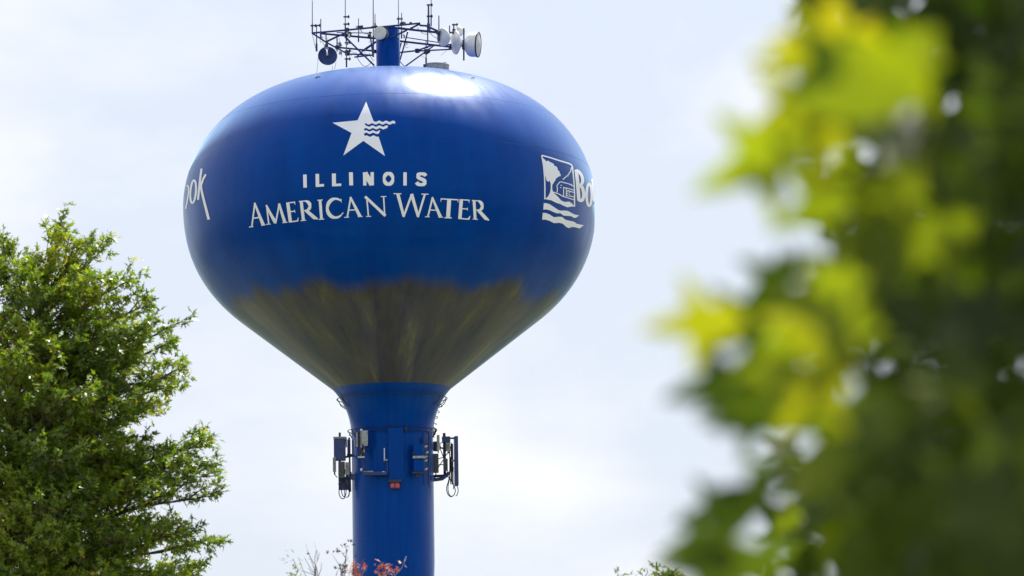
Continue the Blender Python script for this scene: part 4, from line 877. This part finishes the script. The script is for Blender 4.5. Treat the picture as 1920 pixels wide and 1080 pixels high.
sapling('flowering_shrub', 'orange-red flowering shrub top in front of the base of the shaft', 'shrub', 715, 40,
        [[z7(1180, 640), z7(1110, 570), z7(1180, 510), z7(1215, 485)], [z7(1340, 640), z7(1420, 560), z7(1460, 470), z7(1483, 405)], [z7(1230, 640), z7(1270, 600), z7(1270, 545)], [z7(1340, 640), z7(1335, 600), z7(1350, 560)], [z7(850, 640), z7(855, 560), z7(850, 510)], [z7(940, 660), z7(980, 560), z7(970, 530)]],
        m_orange, OAK, .085, [(*z7(850, 520), 8), (*z7(878, 545), 8), (*z7(845, 590), 6), (*z7(972, 525), 12), (*z7(1195, 520), 10), (*z7(1200, 550), 7), (*z7(1270, 545), 8), (*z7(1350, 560), 8), (*z7(1408, 555), 5), (*z7(1220, 610), 10), (*z7(1240, 635), 8), (*z7(1130, 585), 6), (*z7(850, 630), 10)], spread=.03, bark=m_pale)
def z6(u, v): return (1130 + u / 11.29, 1040 + v / 11.29)
sapling('green_shrub', 'low green shrub tips at the bottom just left of the blurred maple', 'shrub', 1235, 36,
        [[z6(900, 460), z6(950, 380), z6(935, 290)], [z6(1300, 460), z6(1200, 350), z6(1120, 300)], [z6(320, 470), z6(325, 370)], [z6(430, 470), z6(445, 425)], [z6(680, 470), z6(730, 415)], [z6(860, 470), z6(825, 415)]],
        m_green2, OAK, .13, [(*z6(932, 292), 1), (*z6(955, 330), 1), (*z6(325, 375), 1), (*z6(310, 440), 2), (*z6(435, 440), 1), (*z6(680, 440), 3), (*z6(720, 420), 1), (*z6(830, 425), 2), (*z6(950, 400), 3), (*z6(1030, 435), 3), (*z6(1125, 300), 1), (*z6(1210, 300), 2), (*z6(1120, 435), 4), (*z6(1180, 400), 5), (*z6(1260, 395), 5), (*z6(1340, 410), 6), (*z6(1410, 380), 7), (*z6(1440, 440), 8), (*z6(1500, 430), 8)], spread=.03, tintr=(.1, 1))

# ------------------------------------------------------------------ maple close to the camera
edge_y = [-400, -100, 0, 60, 120, 175, 225, 270, 310, 370, 420, 470, 520, 560, 600, 645, 690, 740, 800, 850, 900, 950, 1000, 1060, 1150, 1500]
edge_x = [1520, 1500, 1500, 1515, 1590, 1560, 1450, 1480, 1530, 1590, 1540, 1500, 1520, 1470, 1440, 1430, 1420, 1430, 1430, 1390, 1370, 1345, 1320, 1300, 1290, 1300]
Y0 = 2.2
ez = [at(1500, y, Y0).z for y in edge_y][::-1]; ex = [at(x + (125 if y < 400 else 190 if y < 800 else 155), y, Y0).x for x, y in zip(edge_x, edge_y)][::-1]
mp_b = Vector((2.0, 4.1, 0))
mt = thing('maple_tree', 'out of focus maple with backlit yellow-green leaves filling the right side', 'tree', mp_b)
m_ = MB(); tr_pts = [mp_b, Vector((1.98, 4.05, 1.2)), Vector((1.9, 3.95, 2.4)), Vector((1.95, 3.9, 3.8))]; m_.tube(tr_pts, [.13, .11, .09, .04], 14); obj('trunk', m_, m_bark, mt)
for tipv, h in (((.62, 2.5, 2.05), 1.5), ((.75, 2.7, 2.5), 1.9), ((.55, 3.3, 1.75), 1.3), ((1.0, 2.2, 2.3), 1.7), ((.9, 3.1, 3.0), 2.3), ((1.6, 2.6, 3.2), 2.6), ((.75, 2.2, 1.6), 1.2), ((1.3, 4.9, 3.0), 2.2)):
    a = Vector((1.95, 4.0, h)); b = Vector(tipv); m_ = MB(); m_.tube([a, a.lerp(b, .35) + Vector((0, 0, .12)), a.lerp(b, .7) + Vector((0, 0, .10)), b], [.035, .024, .015, .005], 7); obj('branch', m_, m_twig, mt)
pos = []
rf = random.Random(3)
while len(pos) < 42000:
    y = rf.uniform(2.15, 5.2); x = rf.uniform(.05, 2.6); z = rf.uniform(1.3, 4.6)
    zz = CAM.z + (z - CAM.z) * Y0 / y
    e = float(np.interp(zz, ez, ex)) + .078 * (y - Y0)
    if x < e: continue
    ceil = 2.30 + 3.0 * max(x - .35, 0) + .28 * (y - 2) - .35 * max(0, .34 - x)
    if z > ceil: continue
    if x < e + .10 and rf.random() > .6: continue
    pos.append((x, y, z))
pos = np.array(pos); n = len(pos)
explicit = [(1538, 240, 2.18, .80, 2.25, 0.092), (1633, 90, 2.23, .85, 2.9, 0.080), (1463, 600, 2.28, .72, 1.6, 0.068), (1638, 520, 2.23, .74, 2.6, 0.072), (1668, 620, 2.18, .75, 3.6, 0.072), (1738, 180, 2.13, .72, 3.0, 0.088), (1768, 40, 2.18, .75, 1.2, 0.088), (1848, 400, 2.38, .7, 2.2, 0.080),
            (1402, 1040, 2.43, .12, 2.8, 0.068), (1422, 930, 2.58, .05, 2.4, 0.068), (1382, 1000, 2.68, .2, .6, 0.064), (1452, 860, 2.53, .1, 1.8, 0.068), (1482, 780, 2.48, .15, 2.9, 0.064), (1392, 1080, 2.58, .1, 1.5, 0.068), (1492, 1010, 2.38, .45, 2.1, 0.068), (1442, 700, 2.58, .1, 2.2, 0.064), (1508, 470, 2.58, .12, 2.0, 0.068), (1422, 1060, 2.78, .3, 3.2, 0.068), (1590, 150, 2.3, .88, 2.2, .085), (1680, 90, 2.3, .95, 3.3, .085), (1640, 240, 2.3, .9, 2.7, .08), (1560, 30, 2.35, .9, 1.4, .075), (1740, 300, 2.4, .8, 2.0, .085), (1620, 340, 2.4, .7, .9, .075), (1570, 560, 2.3, .85, 1.2, .075), (1690, 400, 2.4, .6, 2.0, .08), (1540, 700, 2.4, .5, 2.4, .075), (1412, 596, 2.3, .9, .25, .075), (1490, 560, 2.4, .1, .9, .08), (1600, 640, 2.35, .9, 1.9, .085), (1660, 760, 2.4, .6, 2.6, .08), (1450, 690, 2.4, .15, .6, .08)]
nr = NR.normal(size=(n, 3)) * .55 + np.array([.0, -.75, .05]); nr /= np.linalg.norm(nr, axis=1)[:, None]
tt = NR.normal(size=(n, 3)) * .6 + np.array([-.35, 0, -.7]); tt -= nr * (tt * nr).sum(1)[:, None]; tt /= np.linalg.norm(tt, axis=1)[:, None]
fr_ = np.stack([np.cross(tt, nr), tt, nr], axis=2); size = NR.uniform(.055, .095, n)
tint = np.clip(.27 + .22 * np.sin(pos[:, 0] * 5) * np.sin(pos[:, 2] * 4 + 1) + NR.normal(0, .18, n), 0, 1)
# the leaves that show largest are single parts; the rest of the crown is one mass
invw = np.array(CR.transposed()); rel = (pos - np.array(CAM)) @ invw.T
sx = 960 + F_PX * rel[:, 0] / -rel[:, 2]; sy = 540 - F_PX * rel[:, 1] / -rel[:, 2]
vis = (sx > 1100) & (sx < 2000) & (sy > -100) & (sy < 1180)
order = np.argsort(np.where(vis, pos[:, 1], 99))[:285]
rest = np.ones(n, bool); rest[order] = False
base_v, base_t = MAPLE
me_var = []
for k in range(10):
    me = bpy.data.meshes.new('leaf'); vv = base_v.copy(); vv[:, 2] += .10 * np.sin(vv[:, 1] * (2 + k * .3)) * (1 if k % 2 else -1) - .12 * vv[:, 0] ** 2
    me.from_pydata([tuple(p) for p in vv], [], [tuple(int(i) for i in f) for f in base_t]); a = me.attributes.new('tint', 'FLOAT', 'POINT'); a.data.foreach_set('value', np.full(len(vv), k / 9, dtype=np.float32)); me.materials.append(m_fore); me_var.append(me)
def leaf_obj(p, fr, s, tv):
    o = bpy.data.objects.new('leaf', me_var[int(round(min(max(tv, 0), 1) * 9))]); C.objects.link(o); o.parent = mt
    M4 = Matrix([[*(fr[i] * s), 0] for i in range(3)] + [[0, 0, 0, 1]]).to_4x4(); M4.translation = Vector(p) - mp_b; o.matrix_local = M4
for i in order: leaf_obj(pos[i], fr_[i], size[i], tint[i])
for px, py, d, tv, ang, s in explicit:
    p = at(px, py, d); nn = Vector((-.05, -.92, -.22)).normalized(); t0 = Vector((math.cos(ang + 1.0), 0, math.sin(ang + 1.0))); t0 = Vector((-abs(math.cos(ang)), -.1, -.45 * math.sin(ang))); t0 = (t0 - nn * t0.dot(nn)).normalized(); c0 = t0.cross(nn)
    leaf_obj(p, np.array([[c0.x, t0.x, nn.x], [c0.y, t0.y, nn.y], [c0.z, t0.z, nn.z]]), s, tv)
V, T, ti = scatter(base_v, base_t, pos[rest] - np.array(mp_b), fr_[rest], size[rest], tint[rest])
point_mesh('crown', V, T, ti, m_fore, mt, 'stuff')
